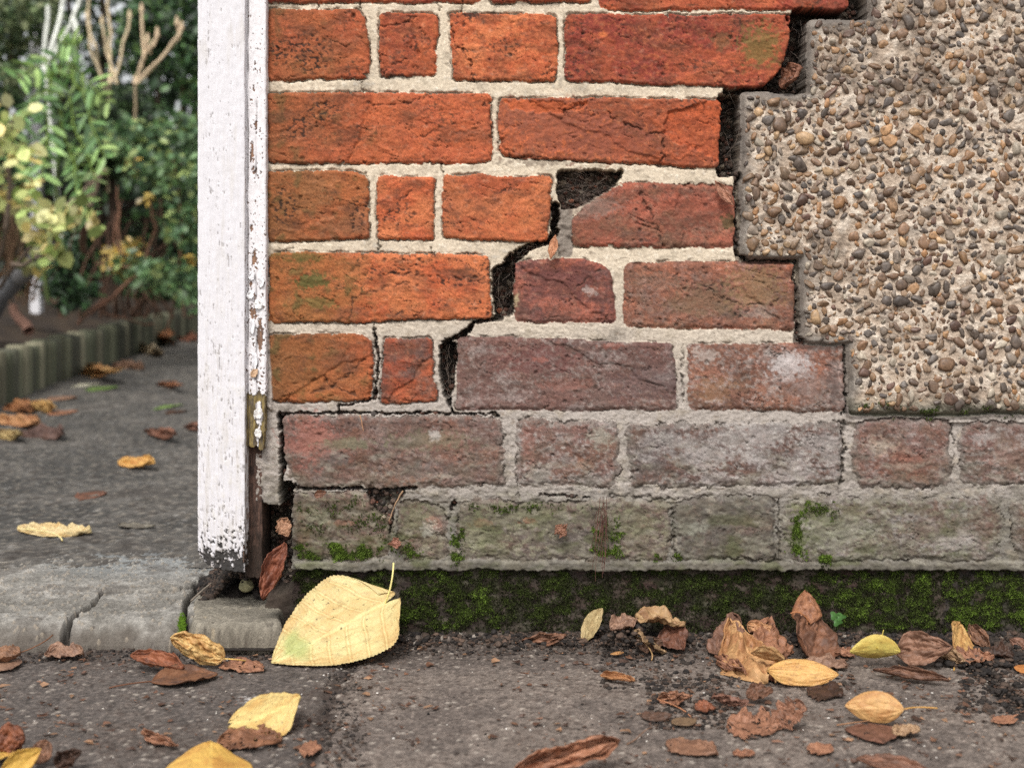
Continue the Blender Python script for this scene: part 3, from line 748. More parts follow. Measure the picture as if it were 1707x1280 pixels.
# threshold: cracked concrete edge slab in front of the path
xx = np.concatenate([-np.geomspace(1.6, .56, 12), np.arange(-.555, -.20, .0014)]); yy = np.concatenate([np.arange(-.052, -.022, .0003), np.arange(-.022, .30, .0014)])
X, Y = np.meshgrid(xx, yy)
px = CX + X * F / (Y + D0); py = HZ + (CH - ZS) * F / (Y + D0)
a1 = fbm(X * 14, Y * 14, 4, 541); a2 = fbm(X * 60, Y * 60, 3, 545); a3 = fbm(X * 200, Y * 200, 2, 551)
g1, gv, _ = worley(X * 230, Y * 200, 25)
fy = Y + .004 * a1 + .002 * a2           # front edge wobble
edge = fy + .043
Zt = ZS + .0010 * a1 + .0007 * a2 + .0006 * a3 + .001 * (gv > .8) * ss(.4, .1, g1)
Zt += .010 * ss(.10, .02, Y) * 0
t = np.clip(1 - edge / .030, 0, 1)
Zt = Zt - .020 * t ** 2.2
Zt = np.where(edge < 0, -.012, Zt)
pxw = px + 5 * a1 + 2.5 * a2; pyw = py + 3 * a1 + 1.5 * a2
cr = np.minimum(lined(pxw, pyw, [(60, 1098, 4), (100, 1050, 4.2), (128, 1022, 3.2), (158, 1000, 1.8)]),
     np.minimum(lined(pxw, pyw, [(158, 1000, .6), (175, 988, 1.0), (300, 982, 2.4), (330, 972, 4)]),
                lined(pxw, pyw, [(305, 1080, 2.6), (308, 1040, 3.2), (312, 1000, 4.5), (345, 965, 6)])))
m = ss(1.5, -1.5, cr)
Zt -= .020 * m; Zt = Zt - .0016 * (gv < .16) * ss(.4, .1, g1) * (edge > .004) + .0012 * (gv > .86) * ss(.42, .2, g1)
# right end stops at the hole round the post
hole = ss(6, -6, polyd(pxw, pyw, [(322, 1000), (345, 966), (352, 935), (700, 930), (700, 1400), (306, 1400), (308, 1040)], 4))
Zt = np.where(hole > .5, -.012, Zt)
ct = mix(lin(116, 112, 105), lin(146, 142, 135), ss(-.4, .5, a1 + .3 * a2)) * (1 + .22 * a2 + .30 * a3)[..., None]
ct = ct * (1 + .13 * np.random.RandomState(3).randn(*X.shape))[..., None]; Zt = Zt + .00015 * np.random.RandomState(4).randn(*X.shape) * (Zt > 0)
ct = mix(ct, lin(128, 136, 140), .5 * ss(980, 930, py) * ss(0, 200, px))
ct = mix(ct, lin(78, 72, 66), .6 * ss(.2, .6, a1 - .2 * a2))
ct = mix(ct, lin(84, 76, 68), .75 * ss(.022, .002, edge + .006 * a2))
ct = mix(ct, lin(150, 138, 122), .6 * (gv > .86) * ss(.45, .2, g1)); ct = mix(ct, lin(70, 64, 60), .6 * (gv < .08) * ss(.45, .2, g1))
ct = mix(ct, lin(48, 40, 35), .85 * m)
ct = mix(ct, lin(80, 80, 80), .7 * ss(.24, .29, Y + .02 * a1))
ix = np.arange(X.size).reshape(X.shape)
q = np.stack([ix[:-1, :-1], ix[:-1, 1:], ix[1:, 1:], ix[1:, :-1]], -1).reshape(-1, 4)
keep = ~((Zt.reshape(-1)[q] < -.011).all(1))
sb = mesh_np('threshold_slab', np.stack([X, Y, Zt], -1).reshape(-1, 3), q[keep], ct.reshape(-1, 3), M_conc)
tag(sb, 'worn grey concrete edge slab with a wide diagonal crack, left of the white post', 'slab')

# single loose kerb block beside it
def block(name, px0, px1, d0, d1, h, seed, base, mat, res=.0014, rnd=.010, qb=(318, 474)):
    x0, x1 = (px0 - CX) * d0 / F, (px1 - CX) * d0 / F
    b0, b1 = (qb[0] - CX) * d1 / F, (qb[1] - CX) * d1 / F
    xx = np.arange(min(x0, b0) - .004, max(x1, b1) + .004, res); yy = np.concatenate([np.arange(d0 - D0 - .004, d0 - D0 + .010, .00025), np.arange(d0 - D0 + .010, d1 - D0 + .004, res)])
    X, Y = np.meshgrid(xx, yy)
    a1 = fbm(X * 22, Y * 22, 4, seed); a2 = fbm(X * 90, Y * 90, 3, seed + 5); a3 = fbm(X * 250, Y * 250, 2, seed + 8)
    Xw = X + .003 * a1; Yw = Y + .003 * a2 * .7 + .002 * a1
    d = polyd(Xw * 1000, Yw * 1000, [((x0) * 1000, (d0 - D0) * 1000), (x1 * 1000, (d0 - D0) * 1000), (b1 * 1000, (d1 - D0) * 1000), (b0 * 1000, (d1 - D0) * 1000)], 3) / 1000
    e = np.clip(1 + d / rnd, 0, 1)
    Z = h - h * 1.1 * np.clip(e, 0, 1) ** 3.2 + .0016 * a1 + .001 * a2 + .0005 * a3
    Z = np.where(d > 0, -.012, Z)
    g1, gv, _ = worley(X * 170, Y * 170, seed)
    Z = Z - .0012 * (gv > .82) * ss(.4, .1, g1) * (d < 0)
    c = mix(base, base * .66, ss(-.3, .5, a1 + .3 * a2)) * (1 + .26 * a2 + .34 * a3)[..., None]
    c = mix(c, lin(62, 56, 50), .6 * (gv > .80) * ss(.4, .15, g1))
    c = mix(c, lin(96, 86, 74), .5 * ss(.4, 1.0, e)); c = c * (1 + .12 * np.random.RandomState(3).randn(*X.shape))[..., None]; c = mix(c, lin(180, 165, 140), .5 * (gv > .93) * ss(.4, .2, g1))
    ix = np.arange(X.size).reshape(X.shape)
    q = np.stack([ix[:-1, :-1], ix[:-1, 1:], ix[1:, 1:], ix[1:, :-1]], -1).reshape(-1, 4)
    keep = ~((Z.reshape(-1)[q] < -.011).all(1))
    return mesh_np(name, np.stack([X, Y, Z], -1).reshape(-1, 3), q[keep], c.reshape(-1, 3), mat)
kb = block('kerb_block', 310, 481, 1.308, 1.435, .028, 561, lin(134, 127, 114), M_conc)
tag(kb, 'squarish worn grey kerb block between cracked slab and yellow leaf, below the post', 'kerb')

# ------------------------------------------------------------------ timber post and frame
def timber(name, px0, px1, v0, vb, d, depth, colf, mat, parent, seed, res=1.4, rnd=2.0, taper=None):
    s = d / F
    fr = np.arange(px0, px1 + .1, res); sd = np.geomspace(res, depth / s, 16)
    ring = [(px0, y, -1, 0) for y in sd[::-1]] + [(x, 0, 0, -1) for x in fr] + [(px1, y, 1, 0) for y in sd]
    ring = np.array(ring, float)
    # ease the arrises
    nf = len(fr)
    vv = np.arange(v0, max(vb(px0), vb(px1), vb((px0 + px1) / 2)) + 1, res)
    A, B = np.meshgrid(np.arange(len(ring)), np.linspace(0, 1, len(vv)))
    rx, ry, nx, ny = (ring[A][..., i] for i in range(4))
    bot = np.array([vb(x) for x in ring[:, 0]])[A] + 5 * fbm(rx / 9 + seed, ry / 9, 2, seed)
    v = v0 + (bot - v0) * B
    uu = rx + np.where(nx != 0, nx * ry, 0)
    col, h = colf(uu, v, rx, ry, nx)
    e = np.minimum(rx - px0, px1 - rx) if True else 0
    e = np.where(ny != 0, np.clip(e / rnd, 0, 1), 1); ins = (1 - e) ** 2 * rnd * .5
    rx = rx + np.where(nx != 0, .9 * fbm(v / 30, v * 0 + nx * 3 + seed, 4, 691), 0)
    x = rx + nx * h / s / 1000.0; y = ry + ins - (-ny) * h / s / 1000.0
    Xw = (x - CX) * s; Yw = d - D0 + y * s; Zw = CH - (v - HZ) * s
    n0, n1 = Xw.shape; ix = np.arange(n0 * n1).reshape(n0, n1)
    q = np.stack([ix[:-1, :-1], ix[1:, :-1], ix[1:, 1:], ix[:-1, 1:]], -1).reshape(-1, 4)
    vs = np.stack([Xw, Yw, Zw], -1).reshape(-1, 3)
    # back face and end caps
    nvv = len(vs)
    capb = ix[-1]; 
    cv = np.array([[Xw[-1].mean(), Yw[-1].mean(), Zw[-1].mean() + .004], [Xw[0].mean(), Yw[0].mean(), Zw[0].mean()]])
    vs = np.vstack([vs, cv]); cc = np.vstack([col.reshape(-1, 3), lin(30, 25, 22), lin(200, 198, 198)])
    tri = []
    for i in range(n1 - 1):
        tri += [(ix[-1, i], nvv, nvv, ix[-1, i + 1]), (ix[0, i + 1], nvv + 1, nvv + 1, ix[0, i])]
    tri += [(ix[-1, n1 - 1], nvv, nvv, ix[-1, 0])]
    me_faces = q
    back = np.stack([ix[:-1, -1], ix[1:, -1], ix[1:, 0], ix[:-1, 0]], -1)
    o = mesh_np(name, vs, np.vstack([me_faces, back]), cc, mat, parent)
    bm = bmesh.new(); bm.from_mesh(o.data); bm.verts.ensure_lookup_table()
    cl = bm.verts.layers.float_color.get('col')
    for a_, c_, _, b_ in tri:
        try: bm.faces.new((bm.verts[a_], bm.verts[c_], bm.verts[b_])).smooth = True
        except ValueError: pass
    bm.to_mesh(o.data); bm.free()
    return o

PW = lin(214, 211, 214)
def col_post(u, v, rx, ry, nx):
    n1 = fbm(u / 2.2, v / 34, 3, 601); n2 = fbm(u / 14, v / 20, 4, 605); n3 = fbm(u / 5, v / 6, 3, 611); n4 = fbm(u / 1.6, v / 14, 2, 615)
    c = PW * (1 + .05 * n1 + .05 * n2 + .03 * n3)[..., None]
    c = mix(c, lin(205, 200, 192), .5 * ss(.1, .6, n2) * ss(300, 900, v))
    lo_ = ss(250, 900, v); pat_ = fbm(u / 26 + 3, v / 60, 3, 623)
    ck = ss(.58 - .20 * lo_, .86 - .2 * lo_, fbm(u / 1.3, v / 22, 3, 615) + .45 * fbm(u / 6, v / 9, 3, 625) + .45 * pat_)
    c = mix(c, lin(186, 178, 168), .35 * ss(.0, .5, fbm(u / 1.2, v / 60, 2, 627)) * (.3 + .7 * lo_))
    c = mix(c, lin(96, 86, 78), .65 * ck)
    sp = ss(.55, .75, fbm(u / 3, v / 6, 3, 621) + .4 * pat_) * ss(.1, .6, n2 + ss(700, 930, v) * .5)
    c = mix(c, lin(60, 50, 44), .8 * sp)
    c = mix(c, lin(190, 182, 170), .30 * ss(.1, .6, fbm(u / 16, v / 120, 4, 695)))
    rot = ss(.05, .22, (v - 908) / 62 + .9 * n3 + .8 * n2 + .2 * n1)
    brown = ss(.0, .3, (v - 900) / 90 + .5 * n2 + .5 * n1 - .1)
    c = mix(c, lin(120, 100, 74), .5 * brown * (1 - rot)); c = mix(c, lin(30, 26, 22) * (1 + .6 * n3)[..., None], .96 * rot)
    sidew = (nx != 0) * ss(.2, .6, n2 + ss(400, 900, v) * .35)
    c = mix(c, lin(110, 82, 66), .8 * sidew)
    h = .25 * n1 + .3 * n2 - .7 * ck - .6 * sp - 1.8 * rot + .5 * rot * n3
    return c, h
post = empty('gate_post', (P(370, 900, 1.36)[0], 0, ZS))
tag(post, 'square timber post in flaking white paint with a blackened rotten foot, left of the bricks', 'post')
def post_bot(x): return float(np.interp(x, [329, 338, 350, 366, 410], [918, 934, 944, 950, 955]))
o = timber('post_shaft', 329.5, 408, -210, post_bot, 1.342, .095, col_post, M_paint, None, 3); adopt(o, post)

def col_frame(u, v, rx, ry, nx):
    n1 = fbm(u / 2, v / 30, 3, 631); n2 = fbm(u / 10, v / 18, 4, 635); n3 = fbm(u / 4, v / 5, 3, 641); n0 = fbm(u / 8, v / 60, 3, 645)
    c = lin(222, 218, 219) * (1 + .05 * n1 + .08 * n2)[..., None]
    wood = mix(lin(134, 96, 68), lin(84, 62, 50), ss(-.3, .4, n1))
    wood = mix(wood, mix(lin(132, 112, 56), lin(70, 56, 32), ss(-.3, .3, n1)), ss(640, 660, v))
    seam = np.exp(-((rx - 413 - 1.5 * n0) / 1.3) ** 2) * ss(-.2, .4, n0 + .3)
    seam2 = np.exp(-((rx - 427 - 3 * n0) / 1.1) ** 2) * ss(.0, .3, fbm(u / 50, v / 70, 2, 651) + ss(120, 200, v) * .3)
    pk = (n3 * .8 + .6 * n2 + .3 * n1) + ss(250, 620, v) * .26 - .52
    for (a, b, ra, rb) in ((424,148,3,5),(427,212,2.5,14),(421,258,4,22),(424,285,5,8),(419,380,3,9),(424,430,4.5,12),(433,560,5,30),(420,520,5,12),(418,474,3,6),(422,490,4,4)):
        pk = pk + .8 * ss(1.4, .4, np.hypot((rx - a) / ra, (v - b) / rb))
    pk = pk + 1.3 * ss(652, 662, v + 10 * n2) - 1.6 * ss(1.3, .6, np.hypot((rx - 431) / 7, (v - 690) / 24)) - 1.3 * ss(1.3, .6, np.hypot((rx - 431) / 5, (v - 728) / 16))
    peel = ss(0, .08, pk)
    rim_ = ss(.10, .02, np.abs(pk - .04))
    c = mix(c, wood, .96 * peel); c = mix(c, lin(60, 46, 38), .7 * np.maximum(seam, seam2) + .3 * rim_ * peel)
    h = .5 - 1.2 * peel + .35 * n1 + .5 * n2 * (1 + peel) - 1.6 * seam - 1.0 * seam2
    return c, h
o = timber('frame_stop', 407.5, 443, -210, lambda x: 746 + .2 * (x - 425), 1.350, .04, col_frame, M_paint, None, 5, res=1.2, rnd=2.5); adopt(o, post)
o['label'] = 'narrow stop strip with curling, missing paint and bare olive wood'
# the strip leans in towards the brick in the upper part
for vtx in o.data.vertices:
    vtx.co.x += -.0015 if vtx.co.z < .2 and vtx.co.x > -.24 else 0
def col_dark(u, v, rx, ry, nx):
    n1 = fbm(u / 2, v / 40, 3, 661); n2 = fbm(u / 10, v / 18, 4, 665)
    c = mix(lin(92, 70, 60), lin(60, 46, 40), ss(-.3, .4, n1 + n2 * .6)); c = mix(c, lin(40, 34, 28), .7 * ss(860, 930, v + 30 * n2))
    c = mix(c, lin(30, 24, 22), .7 * blob(u, v, 419, 785, 5, 9, .3 * n2))
    return c, .4 * n1 + .6 * n2
o = timber('frame_foot', 408.5, 437, 725, lambda x: 962.0, 1.362, .05, col_dark, M_wood, None, 7, rnd=2.5); adopt(o, post)
o['label'] = 'bare dark brown timber foot beside the white shaft'

# curling paint flakes on the frame
def sheet_flake(name, cx, cy, d, wpx, hpx, ang, curl, col, seed, parent):
    r = np.random.RandomState(seed); n = 14
    a, b = np.meshgrid(np.linspace(-1, 1, n), np.linspace(-1, 1, n))
    th = np.arctan2(b, a); rr = np.maximum(abs(a), abs(b)); R = 1 + .35 * fbm(np.cos(th) * 1.5 + seed, np.sin(th) * 1.5, 2, 3)
    x = rr * np.cos(th) * R * wpx; y = rr * np.sin(th) * R * hpx
    z = curl * (a ** 2) * wpx + 1.5 * fbm(a + seed, b, 2, 4)
    xx = x * math.cos(ang) - y * math.sin(ang); yy = x * math.sin(ang) + y * math.cos(ang)
    s = d / F
    Vv = np.stack([(cx + xx - CX) * s, d - D0 - z * s - .001, CH - (cy + yy - HZ) * s], -1).reshape(-1, 3)
    ix = np.arange(n * n).reshape(n, n); q = np.stack([ix[:-1, :-1], ix[1:, :-1], ix[1:, 1:], ix[:-1, 1:]], -1).reshape(-1, 4)
    o = mesh_np(name, Vv, q, np.tile(col, (n * n, 1)), M_paint, None); adopt(o, parent)
    md = o.modifiers.new('t', 'SOLIDIFY'); md.thickness = .0006
    return o
for i, (cx, cy, wp, hp_, an, cu, cl) in enumerate(((418,492,5,7,.3,.7,(228,226,226)),(431,508,6,8,-.4,.5,(222,220,218)),(421,545,4,12,.1,.8,(226,224,226)),(425,600,4,14,0,.6,(222,220,222)),
        (424,622,5,8,.4,.5,(190,158,128)),(430,690,6,9,.2,.6,(216,212,208)),(431,722,5,8,-.1,.6,(220,216,212)),(436,470,4,10,.1,.6,(228,226,228)),(420,460,4,8,.2,.5,(228,226,228)))):
    sheet_flake('paint_flake', cx, cy, 1.349, wp, hp_, an, cu, lin(*cl), 40 + i, post)

# ------------------------------------------------------------------ soil crumbs, litter
def scatter_lumps(name, regions, seed, cols, mat, kind='stuff', label=None, cat=None):
    r = np.random.RandomState(seed); cen = []; rad = []; cc = []
    for (x0, y0, x1, y1, n, s0, s1, h0, h1) in regions:
        for _ in range(int(n * 1.7)):
            px = r.uniform(x0, x1); py = y0 + (y1 - y0) * r.rand() if y1 > y0 else y0
            h = r.uniform(h0, h1)
            p = PG(px, py, h); s = .7 * s0 + (s1 * .72 - s0 * .7) * r.rand() ** 3.2
            p[2] = max(p[2], zpave(p[0], p[1]) if h < .01 else p[2]) + s * .2
            cen.append(p); rad.append([s * r.uniform(.8, 1.4), s * r.uniform(.8, 1.3), s * r.uniform(.5, .9)]); cc.append(lin(*cols[r.randint(len(cols))]) * r.uniform(.7, 1.3))
    o = stones(name, np.array(cen), np.array(rad), np.array(cc), mat, None, T=ICO1, cuts=5, seed=seed, jit=.3)
    tag(o, label, cat, None, kind)
    return o
SC = [(56, 49, 44), (44, 39, 36), (72, 60, 52), (84, 68, 58), (40, 36, 34)]
scatter_lumps('soil', [(480, 1052, 1707, 1076, 1500, .0012, .0055, 0, .004), (640, 1068, 1180, 1092, 500, .0008, .0028, 0, 0), (1000, 1060, 1420, 1150, 600, .001, .004, 0, 0),
    (1080, 1130, 1230, 1215, 420, .001, .0038, 0, 0), (860, 1050, 980, 1082, 120, .001, .005, 0, .002), (1560, 1060, 1707, 1110, 420, .0015, .0065, 0, .004), (1600, 1100, 1707, 1190, 260, .0015, .005, 0, 0), (540, 1095, 610, 1280, 330, .0006, .0026, 0, 0),
    (0, 1072, 480, 1105, 700, .0007, .003, 0, 0), (300, 1000, 1707, 1280, 260, .0006, .002, 0, 0), (1000, 1030, 1090, 1075, 160, .002, .0055, .0, .02),(478, 985, 520, 1075, 300, .0012, .005, 0, .012)],
    31, SC, M_soil)
# heap of rotted dirt in the hole round the post foot and in the open gap at its right
r = np.random.RandomState(9); cen = []; rad = []; cc = []
for _ in range(2600):
    px = r.uniform(332, 492); d = r.uniform(1.40, 1.50); 
    top = .020 + .030 * math.exp(-((px - 392) / 34) ** 2) + .006 * r.rand()
    if px > 440: top = .012 + .014 * r.rand()
    x = (px - CX) * d / F; s = .0009 + .0030 * r.rand() ** 2.5
    cen.append((x, d - D0, top * (1 if d > 1.40 else .8))); rad.append((s * 1.3, s, s * .8)); cc.append(lin(*SC[r.randint(5)]) * r.uniform(.6, 1.3))
o = stones('dirt', np.array(cen), np.array(rad), np.array(cc), M_soil, None, T=ICO1, cuts=4, seed=12, jit=.3); tag(o, kind='stuff')
n = 40; a, b = np.meshgrid(np.linspace(306, 500, 60), np.linspace(1.30, 1.56, n))
Zd = .014 + .030 * np.exp(-((a - 392) / 36) ** 2) * ss(1.38, 1.43, b) + .003 * fbm(a / 12, b * 60, 3, 71)
Zd = np.where(b < 1.37, np.minimum(Zd, .012), Zd)
o = surf('dirt_bed', (a - CX) * b / F, b - D0, Zd - .006, np.tile(lin(40, 34, 30), a.shape + (1,)), M_soil); tag(o, kind='structure')

st = stones('stone', np.array([P(411, 975, 1.40)]), np.array([[.0085, .008, .007]]), np.array([lin(138, 132, 100)]), M_conc, None, T=ICO2, cuts=7, seed=3, jit=.05)
tag(st, 'small pale lichened stone lying behind the kerb block at the foot of the post', 'stone')

# ------------------------------------------------------------------ moss
def moss(name, regions, seed, bright, on='wall'):
    r = np.random.RandomState(seed); P0 = []; cs = []
    for (x0, y0, x1, y1, n, br, thr) in regions:
        px = r.uniform(x0, x1, n); py = r.uniform(y0, y1, n)
        q = fbm(px / 34, py / 26, 4, 701) + .3 * fbm(px / 9, py / 9, 2, 705)
        ex = np.minimum(np.minimum(px - x0, x1 - px), np.minimum(py - y0, y1 - py)) / 14
        ok = q + np.clip(ex, 0, 1) * .35 - .35 + .16 * r.randn(n) > thr + .03
        px, py, q = px[ok], py[ok], q[ok]
        h = hsample(px, py, Hm)
        thick = .0022 * np.clip(q - thr, 0, 1) * 2
        P0.append(np.stack([(px - CX) * S0, -h - thick * r.rand(len(px)), CH - (py - HZ) * S0], -1))
        c = mix(lin(46, 46, 28), lin(110, 134, 52), np.clip(br * (.15 + 1.1 * q + .5 * r.rand(len(px))), 0, 1)) * (.75 + .8 * r.rand(len(px), 1))
        cs.append(c)
    P0 = np.concatenate(P0); cs = np.concatenate(cs); n = len(P0)
    vs = []; 
    for k in range(3):
        d = r.randn(n, 3); d[:, 1] = -abs(d[:, 1]) - .3; d[:, 2] += .4; d /= np.linalg.norm(d, axis=1)[:, None]
        sd = np.cross(d, r.randn(n, 3)); sd /= np.linalg.norm(sd, axis=1)[:, None] + 1e-9
        L = r.uniform(.0012, .0034, n)[:, None]; wd_ = r.uniform(.0003, .0007, n)[:, None]
        vs.append(np.stack([P0 - sd * wd_, P0 + sd * wd_, P0 + d * L], 1))
    v = np.concatenate(vs, 0).reshape(-1, 3); c = np.repeat(np.concatenate([cs * .9, cs, cs * 1.15], 0), 3, 0)
    f = np.arange(len(v)).reshape(-1, 3)
    o = mesh_np(name, v, f, c, M_moss, None, smooth=False); tag(o, kind='stuff')
    return o
moss('moss', [(486,954,1720,1062,24000,.10,-.38),(488,905,640,936,5000,.9,.0),(640,900,712,932,1500,.8,.1),(484,950,560,1040,5000,.45,-.05),(560,955,650,1040,3000,.5,.0),(640,954,832,1050,12000,.75,-.08),(832,955,1020,1040,8500,.4,.02),(750,880,775,952,1500,.9,-.1),
    (1030,954,1330,1030,11000,.4,.0),(975,860,1050,936,3000,.9,.18),(1090,922,1140,936,700,1,-.1),(1330,950,1400,1030,5500,.8,.02),(1365,925,1385,952,500,1.2,-.4),(1400,955,1565,1050,12500,.85,-.1),(1575,956,1720,1090,14000,1.1,-.14),
    (1308,850,1345,934,2200,.9,.05),(1340,835,1420,870,900,.5,.2),(1720,956,2230,1080,9000,.8,.0),(486,825,660,905,1600,.3,.2),(780,836,1000,860,1200,.35,.2),(1420,668,1700,700,2200,.3,.15)], 51, 1)
P0 = []
for (px, py) in ((302, 1040), (303, 1033), (304, 1046)):
    for _ in range(160):
        q = PG(px + rng.randn() * 2.2, py + rng.randn() * 4, ZS - .004 + .004 * rng.rand()); P0.append(q)
P0 = np.array(P0); v = []
for _ in range(3):
    d = rng.randn(len(P0), 3); d[:, 2] = abs(d[:, 2]); d /= np.linalg.norm(d, axis=1)[:, None]; sd = np.cross(d, rng.randn(len(P0), 3)); sd /= np.linalg.norm(sd, axis=1)[:, None]
    v.append(np.stack([P0 - sd * .0005, P0 + sd * .0005, P0 + d * .003], 1))
v = np.concatenate(v).reshape(-1, 3)
o = mesh_np('moss', v, np.arange(len(v)).reshape(-1, 3), np.tile(lin(96, 128, 34), (len(v), 1)), M_moss); tag(o, kind='stuff')

# ------------------------------------------------------------------ tubes and builders
class MB:
    def __init__(s): s.v = []; s.f = []; s.c = []; s.n = 0
    def tube(s, pts, r0, r1, col, sides=6):
        pts = np.array(pts, float); n = len(pts)
        for i, p in enumerate(pts):
            t = pts[min(i + 1, n - 1)] - pts[max(i - 1, 0)]; t /= np.linalg.norm(t) + 1e-9
            a = np.cross(t, (0.3, 0.2, 1)); a /= np.linalg.norm(a) + 1e-9; b = np.cross(t, a); r = r0 + (r1 - r0) * i / max(n - 1, 1)
            for k in range(sides):
                an = 2 * np.pi * k / sides; s.v.append(p + r * (a * np.cos(an) + b * np.sin(an))); s.c.append(col)
            if i:
                for k in range(sides):
                    k2 = (k + 1) % sides
                    s.f.append((s.n + (i - 1) * sides + k, s.n + (i - 1) * sides + k2, s.n + i * sides + k2, s.n + i * sides + k))
        s.n += n * sides
    def build(s, name, mat, parent=None):
        o = mesh_np(name, np.array(s.v), np.array(s.f), np.array(s.c), mat, None)
        if parent: adopt(o, parent)
        return o

def wiggle(a, b, n, amp, seed):
    r = np.random.RandomState(seed); t = np.linspace(0, 1, n)[:, None]
    p = np.array(a) * (1 - t) + np.array(b) * t
    off = np.cumsum(r.randn(n, 3), 0) * amp; off -= off[0]; off -= t * off[-1]
    return p + off

# ------------------------------------------------------------------ leaves
PALE = (lin(226, 196, 112), lin(214, 170, 84)); YEL = (lin(224, 176, 62), lin(208, 150, 50)); GOLD = (lin(206, 152, 84), lin(176, 112, 56))
BROWN = (lin(172, 118, 84), lin(126, 82, 60)); RUST = (lin(158, 86, 46), lin(110, 58, 36)); DARK = (lin(84, 56, 44), lin(58, 40, 34)); TAN = (lin(176, 140, 100), lin(140, 104, 72))
MAUV = (lin(158, 118, 98), lin(118, 84, 70)); BUTT = (lin(222, 198, 82), lin(206, 172, 60)); LEAFG = (lin(112, 148, 56), lin(84, 120, 44)); OLIV = (lin(178, 158, 104), lin(150, 124, 76)); GREYL = (lin(120, 116, 110), lin(96, 90, 86))

def width(t, kind):
    if kind == 'heart': return np.where(t < .24, np.sqrt(np.clip(1 - ((.24 - t) / .245) ** 2, 0, 1)), np.clip(1 - ((t - .24) / .76) ** 1.7, 0, 1) ** .82)
    if kind == 'oval': return np.sin(np.pi * np.clip(t, 0, 1) ** .9) ** .75
    if kind == 'long': return np.sin(np.pi * np.clip(t, 0, 1)) ** .9
    return np.sin(np.pi * np.clip(t, 0, 1) ** .8) ** .5      # blunt

